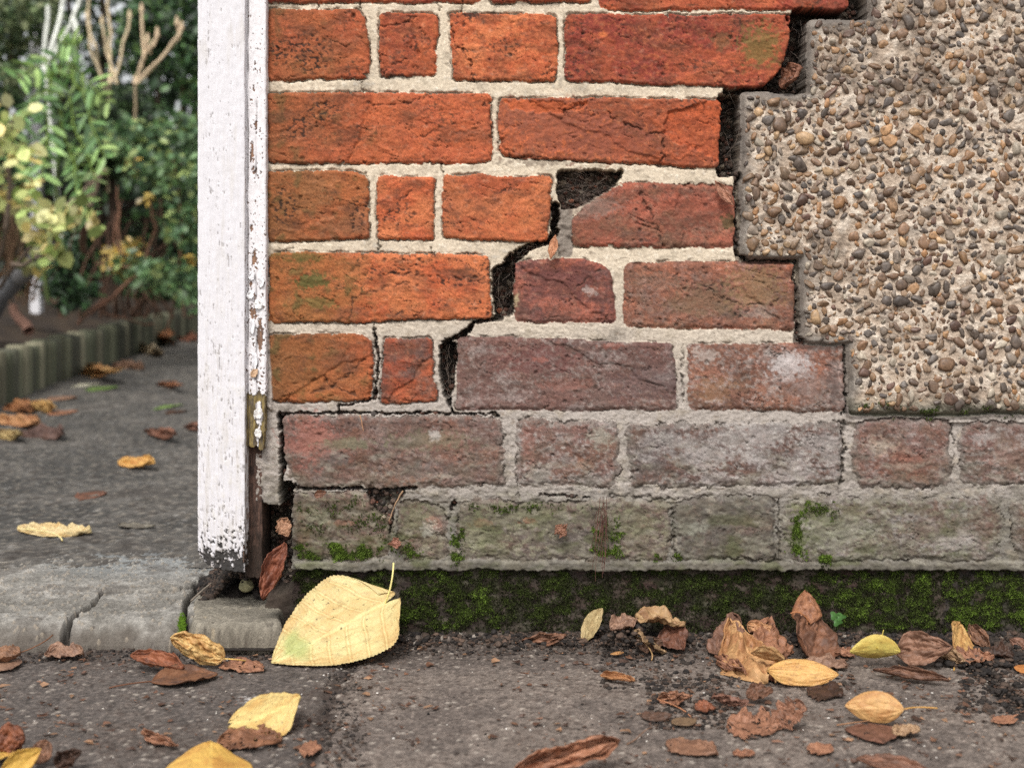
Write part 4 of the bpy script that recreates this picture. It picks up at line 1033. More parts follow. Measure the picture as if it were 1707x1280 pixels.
def leaf(label, B, T, S, kind='oval', pal=PALE, roll=0., bend=0., ruf=0., fold=0., rag=0., holes=0., serr=.02, stem=None, n=(46, 30), seed=1, gz=0., spot=.3, tipcurl=0., group=None, flip=1, green=0, lift=0.):
    B = np.array(B); T = np.array(T); S = np.array(S)
    ax = T - B; L = np.linalg.norm(ax); ex = ax / L
    sv = S - B; sv = sv - ex * np.dot(sv, ex); W = np.linalg.norm(sv); es = sv / W
    nn = np.cross(ex, es); cen_ = (B + T) / 2; camp = np.array([0, -D0, CH])
    if np.dot(nn, camp - cen_ + np.array([0, 0, .6])) < 0: nn = -nn
    nn = nn * flip
    t, s = np.meshgrid(np.linspace(0, 1, n[0]), np.linspace(-1, 1, n[1]), indexing='ij')
    sg = np.sign(s)
    out = width(t, kind)
    out = np.maximum(out, .012)
    edge_n = 1.5 * rag * fbm(t * 4 + seed * 3.3, sg * 2 + seed, 3, 811) + rag * .9 * fbm(t * 13 + seed, sg * 3, 3, 815)
    teeth = serr * (1 - 2 * np.abs((t * 34) % 1 - .5)) if serr else 0
    Wd = out * (1 + edge_n + teeth)
    tl = t - (.12 * np.sin(np.pi * np.abs(s) ** .8) * (1 - t) ** 6 if kind == 'heart' else 0) + rag * .12 * fbm(s * 3 + seed, t * 2, 2, 821) * np.abs(s)
    if tipcurl: 
        ang = tipcurl * np.clip(t - .55, 0, 1) / .45; cx_ = np.where(t > .55, .55 + .45 * np.sin(ang) / max(abs(tipcurl), 1e-3) * np.sign(tipcurl) , tl); cz_ = np.where(t > .55, .45 * (1 - np.cos(ang)) / tipcurl, 0)
    else: cx_, cz_ = tl, 0 * t
    if roll:
        y = W * Wd * np.sin(s * roll) / abs(roll); z = W * Wd * (1 - np.cos(s * roll)) / roll
    else:
        y = W * Wd * s; z = 0 * s
    z = z + fold * W * Wd * np.abs(s) + bend * L * ((t - .5) ** 2 - .25) + L * cz_
    NV = 6.0
    vph = (tl - .62 * np.abs(s) ** .85 * out * W / L * (1 - .35 * t)) * NV + .10 * fbm(t * 2, s * 2, 2, seed + 5)
    vd = np.abs((vph + .5) % 1 - .5) / NV * L                  # metres from a side vein
    lam = np.minimum(ss(0, .12, np.abs(vd / L)), 1)
    z = z + L * .006 * (lam - .5) * np.clip(np.abs(s) * 2, 0, 1)
    rf = fbm(t * 2.2 + seed * 1.7, s * 1.6 + seed, 3, 831); rf2 = fbm(t * 7 + seed, s * 5, 3, 835)
    z = z + ruf * L * (rf * .38 + rf2 * .16 + .30 * np.abs(perlin(t * 4.3 + seed * .7, s * 3.1 + seed, seed % 50)) - .12 + .08 * np.abs(perlin(t * 11 + seed * .7, s * 8 + seed, 7)))
    if ruf > .22: z = z + ruf * .5 * L * np.abs(s) ** 3 * out * perlin(t * 3.1 + seed, sg * 3, 9)
    xx_ = cx_ * L + ruf * L * .10 * fbm(t * 3 + seed, s * 3 + 9, 2, 841); y = y + ruf * L * .10 * fbm(t * 3 - seed, s * 3 - 9, 2, 845)
    Pn = B + xx_[..., None] * ex + y[..., None] * es + z[..., None] * nn
    Pn[..., 2] += lift
    # rest on the ground, do not sink
    gl = gz + .0012
    under = Pn[..., 2] < gl + .004
    Pn[..., 2] = np.where(under, gl + (.004) * np.exp((Pn[..., 2] - gl - .004) / .004), Pn[..., 2])
    lim = -.0015 - np.clip(hsample(CX + Pn[..., 0] / S0, np.clip(HZ + (CH - Pn[..., 2]) / S0, -300, 1070), Hm), -.01, .012) if gz == 0 else None
    if gz == 0: Pn[..., 1] = np.where((Pn[..., 0] > -.22) & (Pn[..., 1] > lim - .003), lim - .003 + .003 * np.tanh((Pn[..., 1] - lim + .003) / .01), Pn[..., 1])
    nz1 = fbm(t * 3 + seed * 2.1, s * 2 + seed, 4, 851); nz2 = fbm(t * 14 + seed, s * 10, 3, 855)
    c = mix(pal[0], pal[1], ss(-.3, .55, nz1 + .25 * nz2))
    c = c * (1 + .10 * nz2)[..., None]
    vm = np.maximum(ss(.0013 * (L / .1), .0003, vd) * .55 * ss(0, .1, np.abs(s)), ss(.05, .015, np.abs(s) * out) )
    vc = np.minimum(pal[0] * 1.35 + .02, .9) if pal[0].mean() > .22 else pal[1] * .7
    w1_, _, w2_ = worley(t * 46 * L / .1, s * 40 * W / .1 + seed, 31)
    c = c * (1 - .09 * ss(.14, .02, w2_ - w1_))[..., None]
    c = mix(c, vc, .38 * vm); c = mix(c, c * np.array([.86, .74, .62]), .8 * ss(.0030 * (L / .1), .0012 * (L / .1), vd) * (1 - np.clip(vm * 2, 0, 1)))  # vein shadow put into the colour as a darker line beside each side vein
    c = mix(c, lin(120, 76, 44) if pal[0].mean() > .22 else lin(48, 32, 26), spot * (.8 * ss(.35, .6, fbm(t * 8 + seed * 5, s * 6, 3, 861)) + .5 * ss(.86, 1, np.abs(s)) ))
    c = mix(c, lin(66, 44, 30), .75 * (spot > 0) * ss(.62, .8, fbm(t * 26 + seed, s * 18, 2, 865)))
    if green: c = mix(c, lin(160, 176, 90), green * ss(1.1, .3, np.hypot((t - .78) / .13, (s + .15) / .8) + .3 * nz1))
    c = desat(c, .86 if pal[0].mean() > .22 else .72) * (.96 if pal[0].mean() > .22 else np.array([1.14, 1.08, .92]))
    ix = np.arange(t.size).reshape(t.shape); q = np.stack([ix[:-1, :-1], ix[1:, :-1], ix[1:, 1:], ix[:-1, 1:]], -1).reshape(-1, 4)
    if holes:
        hn = fbm(t * 6 + seed * 4, s * 4 + seed, 3, 871)[:-1, :-1].reshape(-1)
        q = q[hn < np.quantile(hn, 1 - holes)]
    root = empty('leaf', tuple(B))
    cat = 'leaf'
    o = mesh_np('blade', Pn.reshape(-1, 3), q, c.reshape(-1, 3), M_leaf, None)
    md = o.modifiers.new('thickness', 'SOLIDIFY'); md.thickness = .00035
    if stem is None:
        C.objects.unlink(root) if False else None
        bpy.data.objects.remove(root)
        o.name = 'leaf'; tag(o, label, cat, group); return o
    root.location = tuple(B); bpy.context.view_layer.update()
    o.parent = root; o.matrix_parent_inverse = root.matrix_world.inverted()
    mb = MB(); sp = [Pn[0, n[1] // 2] + (T - B) * .0] + [np.array(q_) for q_ in stem]
    tt = np.linspace(0, 1, 10); sp = np.array(sp)
    if len(sp) == 2: line = np.array([sp[0] * (1 - a_) + sp[1] * a_ + np.array([0, 0, 1]) * .04 * L * math.sin(a_ * 3.14) for a_ in tt])
    else: line = np.array([(1 - a_) ** 2 * sp[0] + 2 * a_ * (1 - a_) * sp[1] + a_ ** 2 * sp[2] for a_ in tt])
    mb.tube(line, .0004 + .0035 * L, .0005 + .0035 * L, (pal[0] + vc) / 2, 6)
    mb.build('stem', M_leaf, root)
    tag(root, label, cat, group); return root

G_ = 'fallen leaves on the pavement'
def g(px, py, h=0.0): return PG(px, py, h)
def gw(px, py, d): return P(px, py, d)
# --- the big one and its neighbours
leaf('large pale yellow heart-shaped leaf leaning against the mossy plinth', gw(641,1004,1.327), gw(453,1107,1.272), gw(599,1117,1.262), 'heart', (lin(224,204,134), lin(216,180,108)), roll=.25, ruf=.045, serr=.028, n=(260, 170),
     stem=[gw(655,975,1.32), gw(656,938,1.335)], seed=3, spot=.28, green=.7, group=G_, flip=1)
leaf('pale yellow folded leaf with a pointed upper tip, lying over a crumbly brown scrap', g(392,1205,.004), g(500,1160,.026), g(478,1228,.006), 'heart', PALE, roll=-.5, ruf=.12, rag=.04, seed=8, n=(70,46), group=G_, bend=.3)
leaf('bright yellow domed leaf cut off by the bottom edge of the picture', g(350,1296,.004), g(352,1236,.012), g(430,1275,.003), 'blunt', YEL, roll=-.7, ruf=.06, seed=12, n=(70,46), group=G_, spot=.1)
leaf('pale gold curled leaf with a hooked stem, on the heap before the kerb block', g(372,1098,.010), g(285,1062,.030), g(330,1108,.006), 'blunt', (lin(222,180,104), lin(200,146,74)), roll=-.8, ruf=.35, rag=.12, stem=[g(395,1098,.012), g(414,1102,.003)], seed=17, n=(60,40), group=G_)
leaf('glossy rust-brown rolled leaf at the left of the heap by the kerb', g(306,1112,.008), g(218,1092,.012), g(262,1124,.002), 'oval', RUST, roll=1.5, ruf=.18, seed=21, n=(60,40), group=G_, rag=.06)
leaf('dark brown and orange flat pointed leaf lowest in the heap by the kerb', g(252,1138,.002), g(362,1124,.003), g(300,1148,.001), 'oval', (lin(130,82,50), lin(92,62,50)), roll=.4, ruf=.12, stem=[g(215,1138,.004), g(182,1146,.001)], seed=25, n=(60,36), group=G_)
leaf('brown perforated leaf fragment between the heap and the big yellow leaf', g(376,1104,.003), g(438,1118,.002), g(410,1126,.001), 'blunt', BROWN, ruf=.25, rag=.2, holes=.10, seed=31, group=G_)
leaf('small brown curled leaf lying before the crack in the slab', g(78,1090,.003), g(138,1088,.008), g(110,1103,.002), 'blunt', MAUV, roll=.9, ruf=.3, rag=.15, seed=35, stem=[g(95,1075,.012)], group=G_)
leaf('crumbly brown leaf full of holes, under the folded yellow leaf', g(372,1228,.002), g(466,1236,.003), g(420,1256,.001), 'blunt', (lin(150,96,62), lin(116,72,48)), ruf=.35, rag=.25, holes=.16, seed=41, n=(56,40), group=G_)
leaf('small twisted brown leaf alone on the dark slab, left of the folded yellow leaf', g(242,1226,.004), g(292,1240,.006), g(268,1246,.001), 'blunt', BROWN, roll=1.3, ruf=.4, rag=.2, seed=45, group=G_)
leaf('small brown scrap of leaf right of the seam, under the folded yellow leaf tip', g(501,1250,.001), g(535,1248,.002), g(518,1262,.001), 'blunt', BROWN, ruf=0.4, rag=0.4, seed=51, group=G_, n=(34, 24))
leaf('brown curled leaf at the left picture edge in front of the slab', g(-14,1098,.004), g(34,1090,.010), g(10,1110,.002), 'blunt', (lin(150,104,74), lin(110,76,58)), roll=1.0, ruf=.35, rag=.15, seed=55, stem=[g(60,1085,.012), g(88,1058,.028)], group=G_)
leaf('flat mauve-brown leaf at the left edge, just below the slab', g(-25,1112,.002), g(36,1102,.003), g(6,1120,.001), 'blunt', MAUV, ruf=.15, rag=.1, seed=57, group=G_)
leaf('rust orange crumpled leaf in the bottom left corner heap', g(-10,1240,.012), g(40,1226,.018), g(18,1262,.003), 'blunt', RUST, roll=-.8, ruf=.4, rag=.15, seed=61, group=G_)
leaf('brown upright crumpled leaf behind the yellow blade in the bottom left corner', g(60,1272,.004), g(78,1234,.016), g(86,1262,.006), 'blunt', (lin(146,98,72), lin(108,72,54)), roll=.8, ruf=.35, rag=.12, seed=63, group=G_)
leaf('narrow bright yellow leaf slanting out of the bottom left corner', g(-5,1292,.004), g(68,1248,.016), g(45,1285,.003), 'long', (lin(228,178,48), lin(212,158,44)), roll=.5, ruf=.08, seed=65, group=G_, spot=.1)
leaf('dark brown crumpled leaf at the bottom edge, right of the corner heap', g(92,1276,.004), g(134,1252,.014), g(118,1282,.002), 'blunt', DARK, roll=.9, ruf=.45, rag=.2, seed=67, group=G_)
leaf('yellow brown leaf lying in the very corner at the bottom left', g(-20,1262,.003), g(22,1252,.006), g(0,1276,.002), 'blunt', YEL, roll=.5, ruf=.2, seed=69, group=G_)
# --- right side
leaf('pale olive oval leaf propped upright against the plinth', g(972,1068,.002), gw(1004,1014,1.345), gw(1000,1050,1.335), 'oval', (lin(196,172,116), lin(174,146,92)), roll=.35, ruf=.12, seed=71, stem=None, group=G_, n=(56,36), spot=.2)
leaf('brown bow-tie curled leaf at the wall foot, left of the olive leaf', g(874,1068,.003), g(942,1060,.014), g(915,1076,.002), 'blunt', (lin(140,92,68), lin(100,66,50)), roll=1.2, ruf=0.3, rag=.15, seed=75, group=G_)
leaf('torn tan leaf folded over dark crumbs against the plinth', g(1058,1028 + 25,.018), g(1108,1088,.003), g(1090,1062,.020), 'blunt', (lin(176,142,98), lin(140,110,78)), roll=-.6, ruf=.35, rag=.2, holes=.06, seed=81, n=(60,40), group=G_, stem=[g(1095,1086,.006), g(1086,1100,.001)])
leaf('golden tan curled flap on top of the torn leaf by the plinth', gw(1060,1026,1.335), gw(1142,1042,1.325), gw(1105,1044,1.310), 'oval', (lin(186,148,98), lin(150,106,66)), roll=.7, ruf=.3, rag=.12, seed=83, group=G_)
leaf('red-brown pointed leaf tucked right of the torn tan leaf', gw(1112,1046,1.330), gw(1140,1082,1.305), gw(1147,1050,1.322), 'heart', (lin(122,72,52), lin(92,56,44)), ruf=.25, rag=.08, seed=85, group=G_)
leaf('mauve crumpled leaf tucked left of the torn tan leaf', gw(1018,1048,1.325), gw(1062,1034,1.335), gw(1040,1054,1.318), 'blunt', MAUV, roll=.8, ruf=.4, rag=.15, seed=87, group=G_)
leaf('orange-brown scroll of leaf lying alone before the torn tan leaf', g(1002,1126,.004), g(1058,1134,.006), g(1032,1142,.001), 'blunt', (lin(190,130,74), lin(140,88,50)), roll=1.9, ruf=.22, rag=.08, seed=91, group=G_, n=(40,34))
leaf('small brown frilled leaf among dark crumbs in the middle', g(1100,1164,.004), g(1150,1160,.012), g(1125,1176,.001), 'blunt', BROWN, roll=1.2, ruf=.5, rag=.25, seed=95, group=G_, stem=[g(1144,1180,.002), g(1152,1196,.001)])
leaf('dark glossy flat leaf half buried in crumbs', g(1068,1196,.002), g(1120,1190,.005), g(1095,1204,.001), 'oval', (lin(104,74,62), lin(76,56,48)), roll=-.6, ruf=.2, seed=97, group=G_)
leaf('small grey-brown oval leaf below the frilled one', g(1121,1210,.001), g(1160,1200,.002), g(1142,1214,.001), 'oval', OLIV if False else (lin(138,110,82), lin(108,84,64)), ruf=.1, seed=99, group=G_, n=(30,20))
leaf('flat rusty brown oval leaf with a torn end, low centre', g(1114,1236,.001), g(1196,1258,.003), g(1150,1264,.001), 'oval', (lin(150,104,80), lin(118,80,62)), ruf=0.25, rag=0.16, seed=103, group=G_, n=(50,34))
leaf('large rust-brown curled leaf cut off by the bottom edge, centre', g(858,1285,.006), g(1030,1236,.022), g(950,1290,.003), 'blunt', (lin(184,124,88), lin(140,92,66)), roll=1.3, ruf=.35, rag=.15, seed=107, group=G_, n=(60,40))
leaf('mauve-brown leaf standing at the left of the big heap', g(1200,1094,.003), gw(1226,1026,1.335), gw(1189,1060,1.325), 'blunt', (lin(136,94,78), lin(104,70,58)), roll=.5, ruf=.3, rag=.08, seed=111, group=G_, n=(50,34))
leaf('golden tan crumpled leaf with a pale midrib in the big heap', g(1278,1122,.008), gw(1218,1038,1.322), gw(1290,1060,1.30), 'heart', (lin(206,156,96), lin(172,116,66)), roll=-.9, ruf=.26, rag=.12, seed=115, group=G_, n=(80,56), stem=[g(1290,1108,.014), g(1300,1098,.016)])
leaf('brown dimpled leaf standing in the middle of the big heap', g(1300,1098,.004), gw(1282,1032,1.335), gw(1322,1066,1.325), 'blunt', (lin(166,108,76), lin(126,80,58)), roll=-.9, ruf=.4, seed=119, group=G_, n=(50,34))
leaf('large dark brown cupped leaf at the right of the big heap', g(1355,1100,.003), gw(1352,1024,1.335), gw(1394,1062,1.325), 'blunt', (lin(138,88,62), lin(96,62,48)), roll=.7, ruf=.22, rag=.05, seed=123, group=G_, n=(60,44), spot=.6)
leaf('pointed brown leaf cone peaking above the big heap', gw(1348,1034,1.318), gw(1342,984,1.330), gw(1378,1028,1.318), 'heart', (lin(176,116,74), lin(134,86,58)), roll=-1.0, ruf=0.2, seed=127, group=G_, n=(50,34), stem=[gw(1335,1014,1.31), gw(1318,1022,1.312)])
leaf('tan oval leaf lying between the golden and the yellow leaf of the big heap', g(1308,1098,.020), g(1252,1088,.022), g(1285,1106,.012), 'oval', (lin(204,160,100), lin(184,132,76)), roll=-.4, ruf=.15, seed=131, group=G_)
leaf('yellow speckled oval leaf lying flat in front of the big heap', g(1280,1116,.014), g(1398,1124,.012), g(1336,1146,.002), 'oval', (lin(224,172,86), lin(206,148,68)), roll=-.55, ruf=.05, seed=135, group=G_, n=(80,50), spot=.55)
leaf('rust shred hanging under the golden leaf of the big heap', g(1242,1112,.006), g(1290,1136,.002), g(1262,1136,.002), 'long', RUST, roll=1.0, ruf=.35, rag=.1, seed=137, group=G_)
leaf('bright lemon-yellow rolled leaf with its stem pointing up', g(1501,1086,.016), g(1417,1086,.016), g(1460,1108,.002), 'oval', BUTT, roll=-.9, ruf=.03, seed=141, group=G_, n=(60,40), spot=.15)
leaf('long brown rolled leaf below the V-folded leaf at the right', g(1582,1134,.006), g(1456,1116,.006), g(1520,1138,.001), 'long', (lin(128,86,66), lin(94,62,50)), roll=1.5, ruf=.14, rag=.06, seed=145, group=G_, n=(60,40))
leaf('mauve-brown leaf folded into a V beside the lemon-yellow one', g(1502,1086,.012), g(1588,1078,.020), g(1545,1112,.002), 'heart', (lin(150,106,86), lin(116,80,64)), fold=.5, ruf=.3, rag=.08, seed=149, group=G_, n=(50,34))
leaf('golden leaf standing on its stem against the plinth near the right edge', g(1596,1092,.003), gw(1600,1038,1.335), gw(1618,1066,1.330), 'oval', (lin(208,162,86), lin(184,128,62)), fold=.35, ruf=.15, seed=153, group=G_, stem=[g(1592,1105,.002), g(1590,1118,.001)], n=(50,34))
leaf('amber leaf half tucked behind the golden standing leaf', gw(1612,1086,1.33), gw(1634,1050,1.340), gw(1640,1074,1.332), 'oval', (lin(188,130,66), lin(150,98,52)), fold=.3, ruf=.2, seed=155, group=G_)
leaf('brown ribbon of leaf curling down by the plinth at the right', gw(1616,1040,1.335), gw(1650,1082,1.315), gw(1646,1050,1.325), 'long', (lin(138,94,70), lin(102,70,54)), roll=1.2, ruf=.4, seed=159, group=G_)
leaf('spiky brown leaf piece below the ribbon leaf', g(1592,1100,.003), g(1656,1094,.006), g(1625,1110,.001), 'blunt', BROWN, roll=.5, ruf=.4, rag=.5, seed=163, group=G_)
leaf('brown leaf against the plinth at the right picture edge', gw(1684,1066,1.33), gw(1730,1090,1.31), gw(1705,1064,1.325), 'blunt', (lin(140,96,80), lin(108,72,58)), ruf=.3, rag=.12, seed=167, group=G_)
leaf('small orange leaf cut by the right picture edge', g(1690,1112,.003), g(1728,1114,.004), g(1708,1122,.002), 'oval', (lin(204,130,50), lin(176,104,42)), roll=-.4, seed=169, group=G_, n=(30,20))
leaf('large tan-yellow domed oval leaf alone on the right, stem pointing right', g(1506,1182,.016), g(1409,1176,.014), g(1457,1209,.002), 'oval', (lin(214,164,92), lin(196,138,70)), roll=-.7, ruf=.045, seed=173, group=G_, n=(80,54), stem=[g(1525,1176,.012), g(1562,1180,.004)], spot=.3)
leaf('brown pointed leaf just under the large tan-yellow oval', g(1446,1210,.002), g(1474,1238,.003), g(1492,1212,.002), 'heart', (lin(128,82,66), lin(100,64,52)), ruf=.15, rag=.05, seed=177, group=G_)
leaf('tan ragged scrap right of the pointed brown leaf', g(1490,1226,.002), g(1532,1214,.005), g(1512,1232,.001), 'blunt', TAN, roll=.8, ruf=.4, rag=.3, seed=179, group=G_)
leaf('large brown lacy leaf in pieces, low right of centre', g(1214,1204,.003), g(1298,1212,.004), g(1250,1232,.001), 'blunt', (lin(164,108,80), lin(130,84,62)), ruf=.30, rag=.3, holes=.10, seed=183, group=G_, n=(70,48))
leaf('brown lacy leaf with upturned rim, right of the one in pieces', g(1290,1210,.002), g(1342,1176,.018), g(1325,1218,.002), 'blunt', (lin(158,104,78), lin(124,80,60)), roll=.6, ruf=.35, rag=.35, holes=.12, seed=185, group=G_, n=(60,40))
leaf('mauve folded leaf behind the lacy leaf', g(1194,1162,.006), g(1246,1172,.010), g(1220,1176,.002), 'heart', (lin(150,100,84), lin(118,76,64)), roll=.8, ruf=.3, rag=0.2, seed=187, group=G_)
leaf('dark thin scrap of leaf above the large tan-yellow oval', g(1346,1150,.002), g(1406,1158,.003), g(1372,1170,.001), 'long', DARK, ruf=.35, rag=.35, seed=191, group=G_)
leaf('brown rolled leaf cut by the bottom edge at the right', g(1428,1264,.008), g(1560,1290,.006), g(1490,1294,.002), 'long', (lin(142,94,74), lin(108,72,58)), roll=1.2, ruf=.15, seed=193, group=G_, n=(50,34))
leaf('small flat brown leaf left of the bottom edge roll', g(1346,1246,.002), g(1390,1252,.002), g(1366,1260,.001), 'blunt', BROWN, ruf=0.35, rag=0.3, seed=195, group=G_)
leaf('tiny orange-brown scrap in the gravelly patch low right', g(1222,1256,.002), g(1258,1256,.004), g(1240,1264,.001), 'blunt', (lin(170,108,76), lin(130,84,60)), ruf=.4, rag=.4, seed=197, group=G_)
leaf('brown fragment right of the lemon leaf stem base, by the joint crumbs', g(1662,1196,.002), g(1690,1206,.003), g(1672,1212,.001), 'blunt', BROWN, ruf=.2, rag=0.5, seed=199, group=G_)
leaf('flat orange scrap low in the crumbs below the torn tan leaf', g(1018,1092,.002), g(1040,1088,.003), g(1030,1094,.001), 'oval', GOLD, ruf=.2, rag=.1, seed=201, group=G_, n=(24,16))
leaf('curled brown leaf lowest at the left of the big heap, touching the crumbs', g(1196,1100,.004), g(1240,1116,.010), g(1212,1122,.002), 'blunt', BROWN, roll=1.2, ruf=.35, rag=.2, seed=231, group=G_)
leaf('amber crumpled leaf bridging the standing brown leaves of the big heap', gw(1246,1040,1.325), gw(1296,1066,1.312), gw(1275,1036,1.32), 'blunt', (lin(196,140,88), lin(158,104,64)), roll=-.9, ruf=.3, rag=.12, seed=233, group=G_, n=(50,34))
leaf('dusky brown leaf lying flat behind the yellow speckled oval of the big heap', g(1340,1102,.004), g(1412,1112,.004), g(1378,1118,.002), 'blunt', MAUV, roll=.7, ruf=.3, rag=.18, seed=235, group=G_)
leaf('brown flaky leaf between the big heap and the lemon-yellow leaf', g(1386,1086,.003), g(1424,1092,.005), g(1404,1098,.002), 'long', BROWN, roll=.8, ruf=.35, rag=.2, seed=237, group=G_)
leaf('crumpled tan leaf between the V-folded leaf and the golden standing leaf', g(1560,1082,.006), g(1604,1098,.010), g(1580,1104,.002), 'blunt', TAN, roll=1.0, ruf=.4, rag=.2, seed=239, group=G_)
leaf('dark curled leaf on the crumbs right of the spiky piece', g(1648,1088,.006), g(1690,1096,.004), g(1668,1104,.002), 'blunt', DARK, roll=1.1, ruf=.35, rag=.2, seed=241, group=G_)
leaf('umber crumpled leaf at the top of the crumb patch in the middle', g(1066,1078,.008), g(1104,1070,.012), g(1086,1090,.002), 'blunt', (lin(120,84,66), lin(92,64,52)), roll=1.1, ruf=.4, rag=.2, seed=243, group=G_)
leaf('small rusty leaf bit in front of the mauve folded leaf', g(1160,1184,.002), g(1192,1180,.004), g(1176,1192,.001), 'blunt', RUST, roll=.8, ruf=.4, rag=.3, seed=245, group=G_)
leaf('chestnut curled leaf above the lacy leaf in pieces', g(1246,1160,.006), g(1288,1150,.010), g(1268,1172,.002), 'blunt', (lin(134,88,66), lin(100,68,52)), roll=1.2, ruf=.4, rag=.2, seed=247, group=G_)
# --- in the gap and on the wall
GW = 'leaf scraps caught on the wall'
leaf('red-brown curled leaf with a thick midrib wedged in the gap beside the post', gw(475,905,1.335), gw(438,998,1.318), gw(418,960,1.325), 'oval', (lin(150,78,48), lin(104,52,36)), roll=1.9, ruf=0.3, rag=.10, seed=211, n=(60,40), group=GW, gz=-.02)
leaf('tan torn leaf tip stuck at the top of the gap beside the bricks', gw(468,864,1.345), gw(480,894,1.340), gw(487,874,1.344), 'oval', (lin(178,130,94), lin(150,106,76)), ruf=0.3, rag=0.45, seed=213, roll=0.7, n=(40, 28), group=GW, gz=-.02)
leaf('dry brown leaf caught in the black notch between brick and pebbledash', gw(1302,146,1.372), gw(1336,112,1.356), gw(1330,142,1.350), 'oval', (lin(150,92,66), lin(108,68,52)), roll=1.0, ruf=.4, rag=.1, seed=215, group=GW, gz=-.02)
leaf('narrow pale dry leaf pinned against the brick end near the pebbledash', gw(1192,302,1.352), gw(1222,342,1.350), gw(1212,312,1.351), 'long', (lin(184,126,96), lin(150,98,74)), roll=.8, ruf=.15, seed=217, group=GW, gz=-.02)
leaf('short orange strip of leaf standing in the stepped crack', gw(918,432,1.350), gw(926,392,1.356), gw(930,414,1.352), 'long', (lin(204,138,92), lin(170,108,70)), roll=.6, ruf=.15, seed=219, group=GW, gz=-.02)
leaf('tiny orange star-shaped scrap clinging to the green-grey brick', gw(926,876,1.352), gw(944,892,1.350), gw(944,878,1.350), 'long', (lin(160,108,84), lin(140,90,70)), ruf=0.35, rag=0.8, seed=221, n=(36, 26), group=GW, gz=-.02)
leaf('tiny brown scrap under the dark hole in the lowest grey brick', gw(656,896,1.352), gw(662,914,1.350), gw(668,902,1.350), 'long', (lin(170,112,88), lin(140,90,70)), ruf=0.4, rag=0.6, seed=223, n=(30, 22), group=GW, gz=-.02)
leaf('tiny curled brown scrap on the ledge at the top left of the dark brick', gw(524,826,1.350), gw(544,820,1.348), gw(534,830,1.348), 'blunt', (lin(130,82,60), lin(104,66,50)), roll=.8, ruf=.3, rag=.2, seed=225, n=(20,14), group=GW, gz=-.02)
# --- on the garden path
GP = 'fallen leaves on the garden path'
def pl(label, x0, x1, y0, y1, pal, seed, h=.004, **kw):
    ym = (y0 + y1) / 2; z0 = ZS
    B = PG(x0, ym, z0 + .003); T = PG(x1, ym, z0 + h); Sx = PG((x0 + x1) / 2, y1, z0 + .002)
    a = dict(kind='oval', roll=-.4, ruf=.2, rag=.08, seed=seed, gz=ZS, n=(30, 20), group=GP, spot=.2); a.update(kw)
    return leaf(label, B, T, Sx, pal=pal, **a)
pl('wide pale yellow flat leaf where the path meets the grey slab', 30, 150, 868, 895, (lin(224,200,142), lin(206,172,104)), 301, h=.012, n=(60,40), stem=[PG(100,884,ZS+.014), PG(104,901,ZS+.004)])
pl('golden leaf alone in the middle of the garden path', 198, 258, 760, 782, (lin(222,170,76), lin(200,136,50)), 303, h=.014, roll=.5)
pl('small brown leaf nearer than the golden one on the path', 128, 176, 814, 833, (lin(130,80,60), lin(96,62,50)), 305, rag=.2)
pl('thin grey flat leaf beside the wide pale leaf', 196, 258, 870, 880, GREYL, 307)
pl('brown crumpled leaf on the path near the post', 246, 290, 710, 733, (lin(140,88,68), lin(100,66,54)), 309, rag=.2, h=.02)
pl('brown leaf half hidden by the post', 308, 345, 702, 720, (lin(134,86,70), lin(104,68,56)), 311, h=.02)
pl('tan yellow leaf by the log edging, middle of the row', 133, 189, 606, 628, (lin(214,164,92), lin(186,124,64)), 313, h=.04, roll=.4)
pl('bright green leaf just in front of the tan yellow one', 150, 190, 640, 652, LEAFG, 315, spot=0)
pl('pale cream leaf touching the bright green one', 132, 155, 636, 646, (lin(212,206,180), lin(190,184,150)), 316, spot=0)
pl('tan orange leaf on the left of the path, top of the cluster', -10, 66, 688, 712, (lin(196,142,88), lin(160,104,62)), 317, h=.02)
pl('dark purple-brown leaf of the cluster at the left', 30, 106, 704, 735, (lin(104,76,72), lin(78,56,54)), 319, h=.02)
pl('dull yellow leaf of the cluster at the left edge', -12, 36, 712, 735, (lin(178,152,92), lin(146,118,70)), 321, h=.02)
pl('mustard leaf by the logs above the cluster', 28, 90, 666, 686, (lin(208,168,94), lin(180,130,66)), 323, h=.02)
pl('rusty leaf at the far left under the logs', 10, 50, 664, 690, (lin(176,118,68), lin(136,86,52)), 324, h=.02)
pl('thin brown leaf right of the mustard one', 86, 126, 680, 692, BROWN, 325)
pl('dusky brown leaf close to the logs', 82, 124, 657, 668, MAUV, 327)
pl('pale buff leaf at the far end of the path', 226, 266, 574, 592, (lin(206,186,150), lin(180,152,112)), 329, h=.03)
pl('orange leaf standing against the far logs', 262, 276, 545, 572, (lin(200,130,72), lin(166,100,54)), 331, h=.05)
pl('small green leaf in the middle of the far path', 270, 290, 670, 683, LEAFG, 333, spot=0)
pl('brown leaf just below the small green one', 280, 308, 680, 690, DARK, 334)
pl('orange-brown leaf on the far path near the post', 266, 302, 635, 647, (lin(180,118,78), lin(140,90,60)), 335, h=.02)
pl('mauve brown leaf beneath the far logs', 186, 238, 600, 616, MAUV, 337, h=.02)
pl('red-brown leaf low at the foot of the logs in shade', 290, 326, 556, 570, (lin(150,92,70), lin(120,70,54)), 339, h=.02)

